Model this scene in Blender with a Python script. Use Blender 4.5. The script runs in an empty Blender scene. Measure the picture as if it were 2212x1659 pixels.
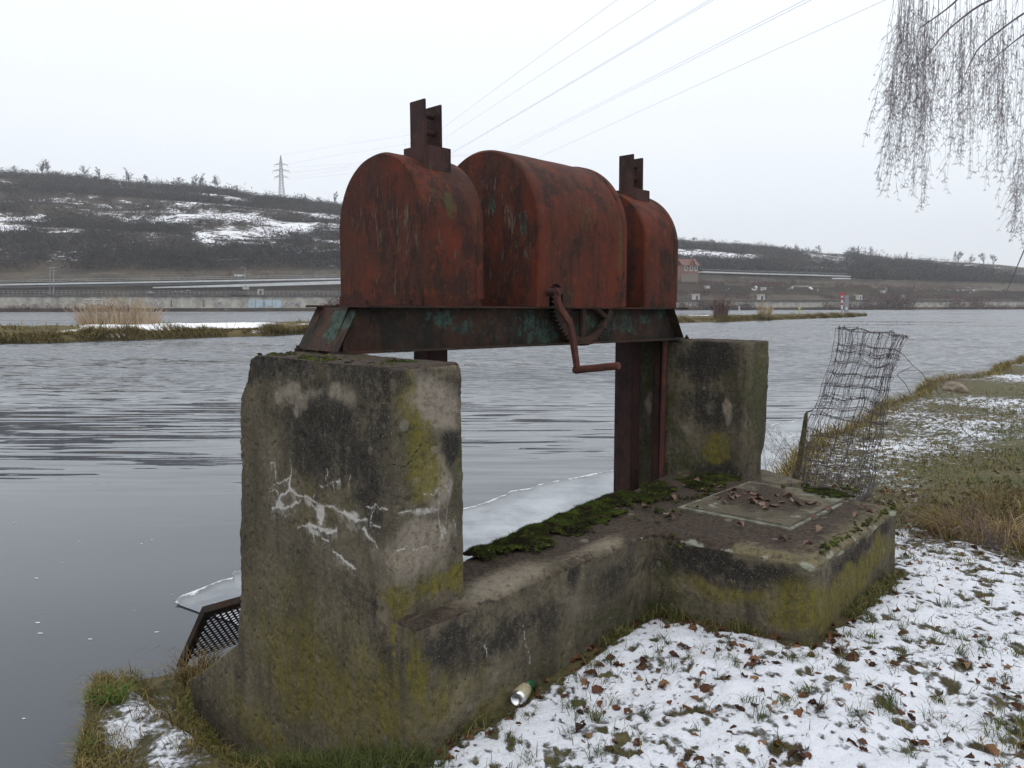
import bpy, bmesh, math, random
import numpy as np
from mathutils import Vector, Matrix
random.seed(7)
RNG = np.random.default_rng(11)
SC = bpy.context.scene
COL = SC.collection

# ------------------------------------------------------------------ survey
# Eye height above the water and view angles measured from the photograph.  The helpers
# below turn measured bearings into real positions on planes of the place.
FPX = 1700.0; EYE = 2.3; PIT = math.atan(170.5 / FPX)
CP, SP = math.cos(PIT), math.sin(PIT)
def ray(x, y):
    u = (x - 1106) / FPX; v = (829.5 - y) / FPX
    return np.array([u, CP + v * SP, -SP + v * CP])
ORI = np.array([0, 0, EYE])
def atz(x, y, z):
    r = ray(x, y); return ORI + r * ((z - EYE) / r[2])
def aty(x, y, Y):
    r = ray(x, y); return ORI + r * (Y / r[1])
def onplane(x, y, p0, n):
    r = ray(x, y); n = np.array(n, float); return ORI + r * (np.dot(np.array(p0) - ORI, n) / np.dot(r, n))

# hoist frame: t along the beam, q away from the bank, z up from beam top
DV = np.array([.70711, .70711, 0]); QV = np.array([-.70711, .70711, 0]); UP = np.array([0, 0, 1.])
S0 = np.array([-.763, 3.465, EYE])
TILT = .0068
def H(t, q, z):
    return S0 + DV * t + QV * q + UP * (z - TILT * t)
def H0(t, q, z):           # same plan, absolute height
    p = S0 + DV * t + QV * q; return np.array([p[0], p[1], z])
def tq(P):
    R = np.asarray(P, float) - S0
    return R @ DV, R @ QV

# ------------------------------------------------------------------ numpy noise
def _hash(ix, iy, iz, seed):
    h = (ix.astype(np.int64) * 374761393 + iy.astype(np.int64) * 668265263 + iz.astype(np.int64) * 2147483647 + seed * 974634) & 0xffffffff
    h = ((h ^ (h >> 13)) * 1274126177) & 0xffffffff
    h = ((h ^ (h >> 16)) * 2246822519) & 0xffffffff
    return ((h ^ (h >> 15)) & 0xffffff) / float(0xffffff)
def vnoise(P, seed=0):
    P = np.asarray(P, float); I = np.floor(P).astype(np.int64); f = P - I; f = f * f * (3 - 2 * f)
    x, y, z = I[:, 0], I[:, 1], I[:, 2]; fx, fy, fz = f[:, 0], f[:, 1], f[:, 2]
    def h(a, b, c): return _hash(x + a, y + b, z + c, seed)
    a = h(0,0,0)*(1-fx)+h(1,0,0)*fx; b = h(0,1,0)*(1-fx)+h(1,1,0)*fx
    c = h(0,0,1)*(1-fx)+h(1,0,1)*fx; d = h(0,1,1)*(1-fx)+h(1,1,1)*fx
    return (a*(1-fy)+b*fy)*(1-fz) + (c*(1-fy)+d*fy)*fz
def fbm(P, scale=1., octv=4, seed=0, gain=.5):
    P = np.asarray(P, float) * scale; s = 0; a = 1.; n = 0
    for i in range(octv):
        s = s + a * vnoise(P + i * 17.3, seed + i); n += a; a *= gain; P = P * 2.03
    return s / n
def sstep(a, b, x):
    t = np.clip((x - a) / (b - a), 0, 1); return t * t * (3 - 2 * t)
def segdist(p, poly):
    """distance of 2-D points p to a polyline"""
    best = np.full(len(p), 1e9); poly = np.asarray(poly, float)
    for a, b in zip(poly[:-1], poly[1:]):
        ab = b - a; t = np.clip(((p - a) @ ab) / max(ab @ ab, 1e-12), 0, 1)
        best = np.minimum(best, np.linalg.norm(p - (a + t[:, None] * ab), axis=1))
    return best

# ------------------------------------------------------------------ object helpers
def tag(o, label=None, cat=None, group=None, kind=None):
    if label: o['label'] = label
    if cat: o['category'] = cat
    if group: o['group'] = group
    if kind: o['kind'] = kind
    return o
def empty(name, loc, label, cat, group=None):
    o = bpy.data.objects.new(name, None); COL.objects.link(o); o.location = Vector(loc)
    o.empty_display_size = .1
    return tag(o, label, cat, group)
def wloc(o):
    v = Vector(o.location)
    while o.parent: o = o.parent; v = v + Vector(o.location)
    return v
def link_mesh(name, me, mat, parent=None, base=None, smooth=False):
    """mesh given in world coordinates; origin moved to base (or the parent's place)"""
    o = bpy.data.objects.new(name, me); COL.objects.link(o)
    if mat: me.materials.append(mat)
    off = Vector((0, 0, 0))
    if parent is not None:
        off = wloc(parent); o.parent = parent
        if parent.type == 'MESH' or parent.type == 'EMPTY': pass
    elif base is not None:
        off = Vector(base); o.location = off
    if off.length > 0: me.transform(Matrix.Translation(-off))
    if smooth:
        me.polygons.foreach_set('use_smooth', [True] * len(me.polygons))
    me.update()
    return o
def mk(name, V, F, mat, parent=None, base=None, smooth=False, attrs=None):
    me = bpy.data.meshes.new(name); V = np.asarray(V, float)
    if isinstance(F, np.ndarray):
        nf, k = F.shape
        me.vertices.add(len(V)); me.vertices.foreach_set('co', V.ravel().astype(np.float32))
        me.loops.add(nf * k); me.loops.foreach_set('vertex_index', F.ravel().astype(np.int32))
        me.polygons.add(nf); me.polygons.foreach_set('loop_start', np.arange(0, nf * k, k, dtype=np.int32))
        me.update(calc_edges=True)
    else:
        me.from_pydata([tuple(v) for v in V], [], [tuple(f) for f in F])
    if attrs:
        for k_, a in attrs.items(): put_attr(me, k_, a)
    return link_mesh(name, me, mat, parent, base, smooth)
def put_attr(me, name, a):
    at = me.attributes.get(name) or me.attributes.new(name, 'FLOAT', 'POINT')
    at.data.foreach_set('value', np.asarray(a, np.float32))
class MB:
    """collects simple solids, all in world coordinates, into one mesh"""
    def __init__(s): s.V = []; s.F = []
    def add(s, V, F):
        n = len(s.V); s.V += [tuple(v) for v in V]; s.F += [tuple(i + n for i in f) for f in F]
    def hexa(s, P):     # 8 corners: bottom ring 0-3, top ring 4-7
        s.add(P, [(3,2,1,0),(4,5,6,7),(0,1,5,4),(1,2,6,5),(2,3,7,6),(3,0,4,7)])
    def box(s, c, sz, rz=0):
        c = np.array(c, float); a, b, h = np.array(sz) / 2; ca, sa = math.cos(rz), math.sin(rz)
        ex = np.array([ca, sa, 0]); ey = np.array([-sa, ca, 0]); ez = UP
        P = [c + ex*i*a + ey*j*b + ez*k*h for k in (-1, 1) for i, j in ((-1,-1),(1,-1),(1,1),(-1,1))]
        s.hexa(P)
    def hbox(s, t0, t1, q0, q1, z0, z1, fn=None):
        fn = fn or H
        s.hexa([fn(t0,q0,z0), fn(t1,q0,z0), fn(t1,q1,z0), fn(t0,q1,z0), fn(t0,q0,z1), fn(t1,q0,z1), fn(t1,q1,z1), fn(t0,q1,z1)])
    def prism(s, poly, off):   # planar polygon of 3-D points, extruded by off
        n = len(poly); P = [np.array(p, float) for p in poly]; Q = [p + np.array(off) for p in P]
        s.add(P + Q, [tuple(range(n))[::-1], tuple(range(n, 2*n))] + [(i, (i+1) % n, n + (i+1) % n, n + i) for i in range(n)])
    def tube(s, pts, r, seg=6, cap=True):
        pts = [np.array(p, float) for p in pts]; n = len(pts)
        rr = r if hasattr(r, '__len__') else [r] * n
        V = []; ref = None
        for i, p in enumerate(pts):
            d = pts[min(i+1, n-1)] - pts[max(i-1, 0)]; d = d / (np.linalg.norm(d) + 1e-12)
            if ref is None:
                ref = np.cross(d, UP) if abs(d[2]) < .9 else np.cross(d, [1, 0, 0])
            a = ref - d * (ref @ d); a = a / (np.linalg.norm(a) + 1e-12); ref = a; b = np.cross(d, a)
            for k in range(seg):
                an = 2 * math.pi * k / seg; V.append(p + rr[i] * (a * math.cos(an) + b * math.sin(an)))
        F = [(i*seg + k, i*seg + (k+1) % seg, (i+1)*seg + (k+1) % seg, (i+1)*seg + k) for i in range(n-1) for k in range(seg)]
        if cap: F += [tuple(range(seg))[::-1], tuple(range((n-1)*seg, n*seg))]
        s.add(V, F)
    def cyl(s, a, b, r, seg=16): s.tube([a, b], r, seg)
    def build(s, name, mat, parent=None, base=None, smooth=False, bevel=0):
        me = bpy.data.meshes.new(name); me.from_pydata([tuple(map(float, v)) for v in s.V], [], s.F)
        bm = bmesh.new(); bm.from_mesh(me); bmesh.ops.recalc_face_normals(bm, faces=bm.faces)
        if bevel: bmesh.ops.bevel(bm, geom=list(bm.edges), offset=bevel, segments=2, affect='EDGES', clamp_overlap=True)
        bm.to_mesh(me); bm.free()
        return link_mesh(name, me, mat, parent, base, smooth)
def ribs(paths, radii, seg=3):
    """many thin tapered tubes at once. paths: list of (n,3) arrays"""
    V = []; F = []; n0 = 0
    for P, r in zip(paths, radii):
        P = np.asarray(P, float); n = len(P)
        d = np.gradient(P, axis=0); d /= (np.linalg.norm(d, axis=1)[:, None] + 1e-12)
        ref = np.array([.31, .77, .55]); a = np.cross(d, ref); a /= (np.linalg.norm(a, axis=1)[:, None] + 1e-12); b = np.cross(d, a)
        rr = np.linspace(r[0], r[1], n)[:, None]
        rings = [P + rr * (a * math.cos(2*math.pi*k/seg) + b * math.sin(2*math.pi*k/seg)) for k in range(seg)]
        V.append(np.stack(rings, 1).reshape(-1, 3))
        i = np.arange(n - 1)[:, None]; k = np.arange(seg)[None, :]; k2 = (k + 1) % seg
        F.append((np.stack([i*seg + k, i*seg + k2, (i+1)*seg + k2, (i+1)*seg + k], -1).reshape(-1, 4)) + n0)
        n0 += n * seg
    return np.concatenate(V), np.concatenate(F)
def blades(P, h, w, lean, bend=.6, seed=0):
    """grass blades: base points P (n,3), height h, width w, lean vectors (n,2); 7 verts each"""
    n = len(P); g = np.random.default_rng(seed); ang = g.uniform(0, 2*np.pi, n)
    side = np.stack([np.cos(ang), np.sin(ang), 0*ang], 1) * (w / 2)[:, None]
    L = np.concatenate([lean, np.zeros((n, 1))], 1); up = np.array([0, 0, 1.])
    p1 = P + up * (h * .45)[:, None] + L * (h * .28)[:, None]
    p2 = P + up * (h * (.8 - .25*bend))[:, None] + L * (h * .75)[:, None]
    p3 = P + up * (h * (1 - .75*bend*np.clip(np.linalg.norm(lean, axis=1), 0, 1)))[:, None] + L * (h * 1.15)[:, None]
    V = np.stack([P - side, P + side, p1 - side*.85, p1 + side*.85, p2 - side*.55, p2 + side*.55, p3 - side*.06, p3 + side*.06], 1).reshape(-1, 3)
    b = (np.arange(n) * 8)[:, None, None]
    F = (np.array([[0,1,3,2],[2,3,5,4],[4,5,7,6]])[None] + b).reshape(-1, 4)
    tint = np.repeat(g.uniform(0, 1, n), 8)
    return V, F, tint
def remeshed(mb, voxel):
    """closed solid -> dense even mesh (world coordinates)"""
    o = mb.build('tmp', None); m = o.modifiers.new('r', 'REMESH'); m.mode = 'VOXEL'; m.voxel_size = voxel
    dg = bpy.context.evaluated_depsgraph_get(); me = bpy.data.meshes.new_from_object(o.evaluated_get(dg))
    old = o.data; bpy.data.objects.remove(o); bpy.data.meshes.remove(old)
    n = len(me.vertices); V = np.empty(n*3, np.float32); me.vertices.foreach_get('co', V)
    N = np.empty(n*3, np.float32); me.vertices.foreach_get('normal', N)
    return me, V.reshape(-1, 3).astype(float), N.reshape(-1, 3).astype(float)

# ------------------------------------------------------------------ material helper
class NT:
    def __init__(s, name):
        s.m = bpy.data.materials.new(name); s.m.use_nodes = True; s.t = s.m.node_tree; s.t.nodes.clear()
        s.out = s.n('ShaderNodeOutputMaterial'); s.b = s.n('ShaderNodeBsdfPrincipled')
        s.l(s.b.outputs[0], s.out.inputs[0])
    def n(s, t): return s.t.nodes.new(t)
    def l(s, a, b): s.t.links.new(a, b)
    def put(s, sock, v):
        if isinstance(v, bpy.types.NodeSocket): s.l(v, sock)
        elif hasattr(v, '__len__'): sock.default_value = tuple(v) + ((1,) if len(v) == 3 and len(sock.default_value) == 4 else ())
        else: sock.default_value = v
    def coord(s, k='Object'): return s.n('ShaderNodeTexCoord').outputs[k]
    def pos(s): return s.n('ShaderNodeNewGeometry').outputs['Position']
    def map(s, v, sc=(1,1,1), rot=(0,0,0), loc=(0,0,0)):
        m = s.n('ShaderNodeMapping'); s.l(v, m.inputs[0]); m.inputs['Scale'].default_value = sc; m.inputs['Rotation'].default_value = rot; m.inputs['Location'].default_value = loc; return m.outputs[0]
    def noise(s, v, scale, det=4, rough=.55, dist=0, out=0):
        n = s.n('ShaderNodeTexNoise'); s.l(v, n.inputs['Vector']); n.inputs['Scale'].default_value = scale; n.inputs['Detail'].default_value = det; n.inputs['Roughness'].default_value = rough; n.inputs['Distortion'].default_value = dist; return n.outputs[out]
    def voro(s, v, scale, feat='F1', out='Distance'):
        n = s.n('ShaderNodeTexVoronoi'); n.feature = feat; s.l(v, n.inputs['Vector']); n.inputs['Scale'].default_value = scale; return n.outputs[out]
    def math(s, op, a, b=None, clamp=False):
        n = s.n('ShaderNodeMath'); n.operation = op; n.use_clamp = clamp; s.put(n.inputs[0], a)
        if b is not None: s.put(n.inputs[1], b)
        return n.outputs[0]
    def ss(s, v, a, b):
        n = s.n('ShaderNodeMapRange'); n.interpolation_type = 'SMOOTHSTEP'; s.put(n.inputs['Value'], v); n.inputs['From Min'].default_value = a; n.inputs['From Max'].default_value = b; return n.outputs[0]
    def mix(s, f, a, b, mode='MIX'):
        n = s.n('ShaderNodeMix'); n.data_type = 'RGBA'; n.blend_type = mode; s.put(n.inputs[0], f); s.put(n.inputs[6], a); s.put(n.inputs[7], b); return n.outputs[2]
    def ramp(s, f, stops):
        n = s.n('ShaderNodeValToRGB'); s.put(n.inputs[0], f); e = n.color_ramp.elements
        while len(e) < len(stops): e.new(.5)
        for i, (p, c) in enumerate(stops): e[i].position = p; e[i].color = tuple(c) + (1,)
        return n.outputs[0]
    def attr(s, name):
        n = s.n('ShaderNodeAttribute'); n.attribute_name = name; return n.outputs['Fac']
    def rnd(s): return s.n('ShaderNodeObjectInfo').outputs['Random']
    def bump(s, h, dist, strength=1., normal=None):
        n = s.n('ShaderNodeBump'); n.inputs['Distance'].default_value = dist; n.inputs['Strength'].default_value = strength; s.l(h, n.inputs['Height'])
        if normal: s.l(normal, n.inputs['Normal'])
        s.l(n.outputs[0], s.b.inputs['Normal']); return n.outputs[0]
    def fin(s, col, rough=.8, metal=0, spec=.4):
        s.put(s.b.inputs['Base Color'], col); s.put(s.b.inputs['Roughness'], rough); s.put(s.b.inputs['Metallic'], metal); s.put(s.b.inputs['Specular IOR Level'], spec); return s.m
HAZE = 0.0003
# ------------------------------------------------------------------ materials
def m_concrete():
    k = NT('weathered_concrete'); p = k.pos()
    n1 = k.noise(p, 2.6, 6, .6); n2 = k.noise(k.map(p, (5, 5, 1.1)), 2.2, 5, .62); n3 = k.noise(p, 34, 4, .7)
    col = k.mix(k.ss(n1, .3, .7), (.070, .060, .038), (.140, .118, .078))
    col = k.mix(k.math('MULTIPLY', k.ss(n2, .46, .68), .75), col, (.040, .035, .029))
    col = k.mix(k.math('MULTIPLY', k.ss(k.noise(p, 6.5, 4), .5, .72), .40), col, (.140, .118, .086))
    # algae, soot with one patch of painted shading, light patches (soft masks stored on the surface, broken up by noise)
    brk = k.math('ADD', k.math('ADD', k.math('MULTIPLY', k.noise(p, 9, 8, .72), 1.3), k.math('MULTIPLY', n3, 1.3)), k.math('MULTIPLY', k.noise(k.map(p, (16, 16, 1.6)), 1.5, 7, .7), .9))
    def msk(a, lo=.55, hi=1.05): return k.ss(k.math('ADD', k.attr(a), k.math('SUBTRACT', brk, 1.75)), lo - .38, hi - .22)
    col = k.mix(msk('drk', .5, 1.15), col, (.017, .0155, .0145))
    col = k.mix(msk('lgt', .55, 1.2), col, (.24, .205, .16))
    ast = k.math('ADD', .55, k.math('MULTIPLY', k.ss(k.noise(k.map(p, (20, 20, 1.8), loc=(3, 1, 2)), 1.6, 7, .72), .38, .62), .45))
    col = k.mix(k.math('MULTIPLY', k.math('MULTIPLY', msk('alg', .42, 1.25), ast), .95), col, k.mix(k.ss(k.noise(p, 26, 5, .7), .4, .65), (.150, .125, .010), (.098, .092, .014)))
    col = k.mix(k.math('MULTIPLY', msk('grn', .55, 1.1), .8), col, (.045, .050, .016))
    # aggregate
    vo = k.voro(p, 120); col = k.mix(k.math('MULTIPLY', k.math('MULTIPLY', k.ss(vo, .30, .16), k.ss(k.noise(p, 45, 3), .45, .6)), .75), col, (.27, .23, .17))
    vd = k.voro(k.map(p, loc=(3.1, 1.7, .4)), 60); col = k.mix(k.math('MULTIPLY', k.ss(vd, .20, .09), .7), col, (.03, .027, .022))
    col = k.mix(k.math('MULTIPLY', k.ss(n3, .42, .72), .55), col, (.034, .030, .023)); col = k.mix(k.math('MULTIPLY', k.ss(k.noise(p, 130, 3, .7), .55, .72), .5), col, (.20, .17, .125))
    # soil on the top surfaces
    col = k.mix(msk('soil', .5, .9), col, k.mix(k.ss(k.noise(p, 50, 6, .75), .35, .7), (.022, .016, .012), (.080, .058, .042)))
    # lichen and lime
    lich = k.ss(k.math('ADD', k.voro(p, 7.0), k.math('MULTIPLY', k.noise(p, 30, 3), .06)), .20, .15)
    col = k.mix(k.math('MULTIPLY', lich, k.math('MULTIPLY', k.ss(k.noise(p, 2.4), .5, .6), .5)), col, (.20, .19, .15))
    w = k.attr('eff'); we = k.math('MULTIPLY', k.ss(k.math('ADD', w, k.math('ADD', k.math('MULTIPLY', k.math('SUBTRACT', k.noise(p, 70, 5, .8), .5), 1.1), k.math('MULTIPLY', k.math('SUBTRACT', k.noise(p, 13, 4, .7), .5), 1.2))), .30, 1.1), .9)
    col = k.mix(we, col, (.50, .48, .45)); col = k.mix(k.math('MULTIPLY', k.ss(k.math('ADD', k.attr('lic'), k.math('SUBTRACT', k.noise(p, 30, 5, .75), .5)), .35, .75), .85), col, (.25, .26, .21))
    c = k.attr('crk'); col = k.mix(k.ss(c, .35, .8), col, (.012, .011, .01))
    h = k.math('ADD', k.math('ADD', k.noise(p, 70, 6, .75), k.math('MULTIPLY', k.noise(p, 14, 4), 1.2)), k.math('MULTIPLY', k.ss(vd, .16, .05), -.8))
    k.bump(h, .008, .75)
    return k.fin(col, .88, 0, .25)
def m_rust(name, c1, c2, dark, streak=1., green=0.):
    k = NT(name); p = k.coord('Object')
    big = k.noise(p, 2.2, 8, .68); mid = k.noise(k.map(p, (1, 1, .55), loc=(7, 2, 3)), 7.5, 9, .74); fine = k.noise(p, 75, 5, .75)
    run = k.noise(k.map(p, (22, 22, 2.2)), 1.5, 8, .72); st2 = k.noise(k.map(p, (30, 30, 4.5), loc=(2, 5, 1)), 1.6, 8, .76)
    col = k.mix(k.ss(big, .36, .64), c1, c2)
    col = k.mix(k.math('MULTIPLY', k.ss(mid, .46, .60), .78), col, dark)
    col = k.mix(k.math('MULTIPLY', k.ss(k.noise(p, 15, 8, .75), .53, .68), .6), col, tuple(min(1, x * y) for x, y in zip(c1, (1.6, 2.0, 1.5))))
    col = k.mix(k.math('MULTIPLY', k.ss(run, .50, .64), .72 * streak), col, k.mix(k.ss(st2, .45, .6), tuple(x * .9 for x in dark), tuple(x * y for x, y in zip(c2, (1.15, 1.6, 1.6)))))
    col = k.mix(k.math('MULTIPLY', k.ss(fine, .50, .75), .40), col, tuple(x * .45 for x in c2))
    col = k.mix(k.math('MULTIPLY', k.ss(k.noise(p, 120, 3, .7), .60, .75), .35), col, tuple(min(1, x * 2.4) for x in c1))
    lg = k.math('ADD', k.attr('lgt'), k.math('MULTIPLY', k.math('SUBTRACT', st2, .5), 3.0))
    col = k.mix(k.math('MULTIPLY', k.ss(lg, .50, .68), .85), col, k.mix(k.ss(mid, .4, .6), (.070, .055, .050), (.135, .105, .080)))
    gr = k.math('ADD', k.attr('gpt'), k.math('MULTIPLY', k.math('SUBTRACT', k.noise(k.map(p, (1, 1, .7)), 13, 9, .78), .5), 2.6))
    col = k.mix(k.math('MULTIPLY', k.ss(gr, .46, .60), .92), col, k.mix(k.ss(k.noise(p, 24, 5, .7), .35, .65), (.014, .023, .018), (.052, .090, .070)))
    fl = k.ss(k.noise(k.map(p, (26, 26, 10), loc=(9, 3, 4)), 2.1, 8, .82), .64, .70)
    col = k.mix(k.math('MULTIPLY', fl, .8 * streak), col, (.26, .12, .055))
    wf = k.ss(k.noise(k.map(p, (30, 30, 9), loc=(1, 8, 6)), 2.6, 8, .85), .685, .72)
    col = k.mix(k.math('MULTIPLY', wf, .75 * streak), col, (.42, .36, .31))
    ms = k.math('ADD', k.attr('mos'), k.math('MULTIPLY', k.math('SUBTRACT', k.noise(p, 26, 8, .78), .5), 1.9))
    col = k.mix(k.math('MULTIPLY', k.ss(ms, .48, .95), .7), col, (.062, .060, .020))
    col = k.mix(k.ss(k.attr('crk'), .3, .7), col, (.01, .008, .008))
    h = k.math('ADD', k.math('ADD', fine, k.math('MULTIPLY', k.noise(p, 9, 4), 1.5)), k.math('MULTIPLY', k.ss(mid, .48, .56), .5))
    k.bump(h, .005, .6)
    return k.fin(col, k.math('ADD', .66, k.math('MULTIPLY', mid, .25)), 0, .25)
def m_flat(name, c, rough=.8, metal=0, var=.25, scale=8, spec=.3, rnd=0., bump=0):
    k = NT(name); p = k.coord('Object'); n = k.noise(p, scale, 5, .65)
    a = tuple(x * (1 - var) for x in c); b = tuple(min(1, x * (1 + var)) for x in c)
    col = k.mix(k.ss(n, .3, .7), a, b)
    if rnd:
        col = k.mix(k.math('MULTIPLY', k.rnd(), rnd), col, tuple(x * .35 for x in c))
    if bump: k.bump(n, bump)
    return k.fin(col, rough, metal, spec)
def m_tint(name, stops, rough=.85, trans=0.):
    k = NT(name); col = k.ramp(k.attr('tint'), stops)
    k.fin(col, rough, 0, .2)
    if trans: k.b.inputs['Transmission Weight'].default_value = 0
    return k.m
def m_leaf(pale=False):
    k = NT('dry_leaf'); r = k.rnd()
    col = k.ramp(r, [(0, (.09, .052, .038)), (.5, (.17, .105, .08)), (1, (.27, .18, .14))] if pale else [(0, (.030, .014, .010)), (.3, (.075, .030, .016)), (.62, (.13, .052, .024)), (.85, (.21, .098, .045)), (1, (.30, .19, .11))])
    col = k.mix(k.ss(k.noise(k.coord(), 60, 4), .4, .7), col, k.mix(.55, col, (.02, .01, .008)))
    return k.fin(col, .7, 0, .25)
def m_snow_ground():
    k = NT('snowy_ground'); p = k.pos()
    soil = k.mix(k.ss(k.noise(p, 9, 5, .7), .35, .65), (.045, .028, .018), (.11, .075, .045))
    grass = k.mix(k.ss(k.noise(p, 14, 5, .7), .35, .65), (.045, .052, .016), (.12, .105, .04))
    col = k.mix(k.attr('grs'), soil, grass)
    col = k.mix(k.ss(k.noise(p, 30, 4, .7), .58, .7), col, (.03, .02, .014))
    sn = k.math('ADD', k.attr('snow'), k.math('ADD', k.math('MULTIPLY', k.math('SUBTRACT', k.noise(p, 28, 5, .7), .5), .9), k.math('MULTIPLY', k.math('SUBTRACT', k.noise(p, 7, 3), .5), .5)))
    f = k.ss(sn, .38, .60)
    col = k.mix(f, col, k.mix(k.noise(p, 5, 3), (.62, .645, .705), (.73, .75, .80)))
    h = k.math('ADD', k.math('MULTIPLY', f, 1.1), k.math('ADD', k.math('MULTIPLY', k.noise(p, 90, 5, .7), .35), k.math('MULTIPLY', k.noise(p, 22, 5, .65), 1.5)))
    k.bump(h, .014, 1.)
    return k.fin(col, .75, 0, .25)
def m_water():
    k = NT('river_water'); p = k.pos()
    sx = k.n('ShaderNodeSeparateXYZ'); k.l(p, sx.inputs[0]); Y = sx.outputs[1]
    def sl(sc, s, det, out=1):      # two slope components from a noise colour
        c = k.noise(k.map(p, sc), s, det, .5, .3, out)
        q = k.n('ShaderNodeSeparateXYZ'); k.l(c, q.inputs[0])
        return k.math('SUBTRACT', q.outputs[0], .5), k.math('SUBTRACT', q.outputs[1], .5)
    patch = k.noise(k.map(p, (.22, .5, 1)), 1.0, 3)
    Yp = k.math('ADD', Y, k.math('MULTIPLY', k.math('SUBTRACT', patch, .5), 8))
    a1x, a1y = sl((.55, 5.6, 1), 1.0, 1.8)            # long low ripples
    a2x, a2y = sl((1.0, 4.6, 1), 1.5, 3)            # wind ripples farther out
    swx, swy = sl((.12, .5, 1), 1.0, 1)
    g1 = k.math('MULTIPLY', k.ss(Yp, 7.4, 12.0), k.math('SUBTRACT', 1.0, k.math('MULTIPLY', k.ss(Yp, 18, 32), .55)))
    g2 = k.ss(Yp, 16, 26)
    yy = k.math('ADD', k.math('ADD', k.math('MULTIPLY', k.math('MULTIPLY', a1y, g1), .34), k.math('MULTIPLY', k.math('SUBTRACT', k.math('MULTIPLY', a2y, 1.25), k.math('MULTIPLY', .21, k.ss(k.noise(k.map(p, (.03, .07, 1)), 1.0, 3), .30, .56))), g2)), k.math('MULTIPLY', swy, .045))
    xx = k.math('ADD', k.math('ADD', k.math('MULTIPLY', k.math('MULTIPLY', a1x, g1), .05), k.math('MULTIPLY', k.math('MULTIPLY', a2x, g2), .16)), k.math('MULTIPLY', swx, .008))
    cb = k.n('ShaderNodeCombineXYZ'); k.l(xx, cb.inputs[0]); k.l(yy, cb.inputs[1]); cb.inputs[2].default_value = 1
    nv = k.n('ShaderNodeVectorMath'); nv.operation = 'NORMALIZE'; k.l(cb.outputs[0], nv.inputs[0]); k.l(nv.outputs[0], k.b.inputs['Normal'])
    k.fin((.050, .059, .072), .04, 0, .5); k.b.inputs['IOR'].default_value = 1.36
    return k.m
def m_ice():
    k = NT('thin_ice'); p = k.pos(); e = k.attr('edge')
    col = k.mix(k.ss(k.noise(k.map(p, (1.2, 1.2, 1)), 1.3, 6, .65), .3, .7), (.14, .155, .175), (.36, .385, .41))
    col = k.mix(k.math('MULTIPLY', k.ss(k.noise(p, 12, 4, .7), .62, .72), .45), col, (.58, .60, .63))
    col = k.mix(k.math('MULTIPLY', k.attr('thin'), .75), col, (.07, .08, .09))
    col = k.mix(k.ss(k.math('ADD', e, k.math('MULTIPLY', k.math('SUBTRACT', k.noise(p, 3.5, 6, .75), .5), 2.4)), .80, 1.05), col, (.62, .64, .67))
    k.bump(k.noise(p, 20, 4), .004, .4)
    return k.fin(col, .28, 0, .4)
def m_hill():
    k = NT('hillside'); p = k.pos()
    n = k.noise(k.map(p, (1, 1, 2.2)), .035, 6, .65); n2 = k.noise(p, .22, 7, .78)
    col = k.mix(k.ss(n, .35, .65), (.034, .029, .027), (.070, .056, .040))
    col = k.mix(k.ss(n2, .5, .7), col, (.022, .019, .020))
    col = k.mix(k.ss(k.math('ADD', k.attr('tan'), k.math('SUBTRACT', n2, .5)), .45, .7), col, (.115, .100, .070))
    s = k.math('ADD', k.attr('snow'), k.math('ADD', k.math('MULTIPLY', k.math('SUBTRACT', k.noise(k.map(p, (1, 1, 3.2)), .10, 7, .75), .5), 1.6), k.math('MULTIPLY', k.math('SUBTRACT', k.noise(k.map(p, (1, 1, 2.)), .45, 4, .75), .5), .9)))
    col = k.mix(k.ss(s, .60, .72), col, (.74, .75, .78))
    return k.fin(col, .9, 0, .1)
def m_spit():
    k = NT('spit_ground'); p = k.pos()
    col = k.mix(k.ss(k.noise(p, .5, 6, .7), .35, .65), (.070, .058, .024), (.12, .095, .045))
    s = k.math('ADD', k.attr('snow'), k.math('MULTIPLY', k.math('SUBTRACT', k.noise(k.map(p, (.7, 1.4, 1)), .45, 5, .7), .5), .8))
    col = k.mix(k.ss(s, .45, .6), col, (.82, .83, .86))
    return k.fin(col, .9, 0, .1)
def m_moss():
    k = NT('moss'); p = k.pos()
    col = k.mix(k.ss(k.noise(p, 7, 5, .65), .35, .65), (.014, .018, .006), (.060, .082, .014))
    col = k.mix(k.ss(k.noise(p, 16, 5, .75), .47, .6), col, (.024, .017, .011)); col = k.mix(k.ss(k.noise(k.map(p, loc=(3, 2, 1)), 11, 5, .75), .57, .68), col, (.105, .135, .022))
    k.bump(k.noise(p, 260, 3, .7), .004, 1.)
    return k.fin(col, .95, 0, .1)
def m_can():
    k = NT('printed_can'); p = k.coord('Object'); s = k.n('ShaderNodeSeparateXYZ'); k.l(p, s.inputs[0])
    n = k.noise(p, 30, 3)
    col = k.mix(k.ss(s.outputs[1], .093, .0935), (.47, .42, .27), (.012, .12, .045))
    col = k.mix(k.math('MULTIPLY', k.ss(s.outputs[1], .1015, .102), k.ss(s.outputs[1], .1045, .104)), col, (.42, .5, .36))
    col = k.mix(k.math('MULTIPLY', k.ss(k.noise(k.map(p, (38, 60, 38)), 1.7, 3), .60, .62), k.math('MULTIPLY', k.ss(s.outputs[1], .05, .06), k.ss(s.outputs[1], .125, .115))), col, (.10, .05, .02))
    return k.fin(col, .3, .25, .5)

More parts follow.
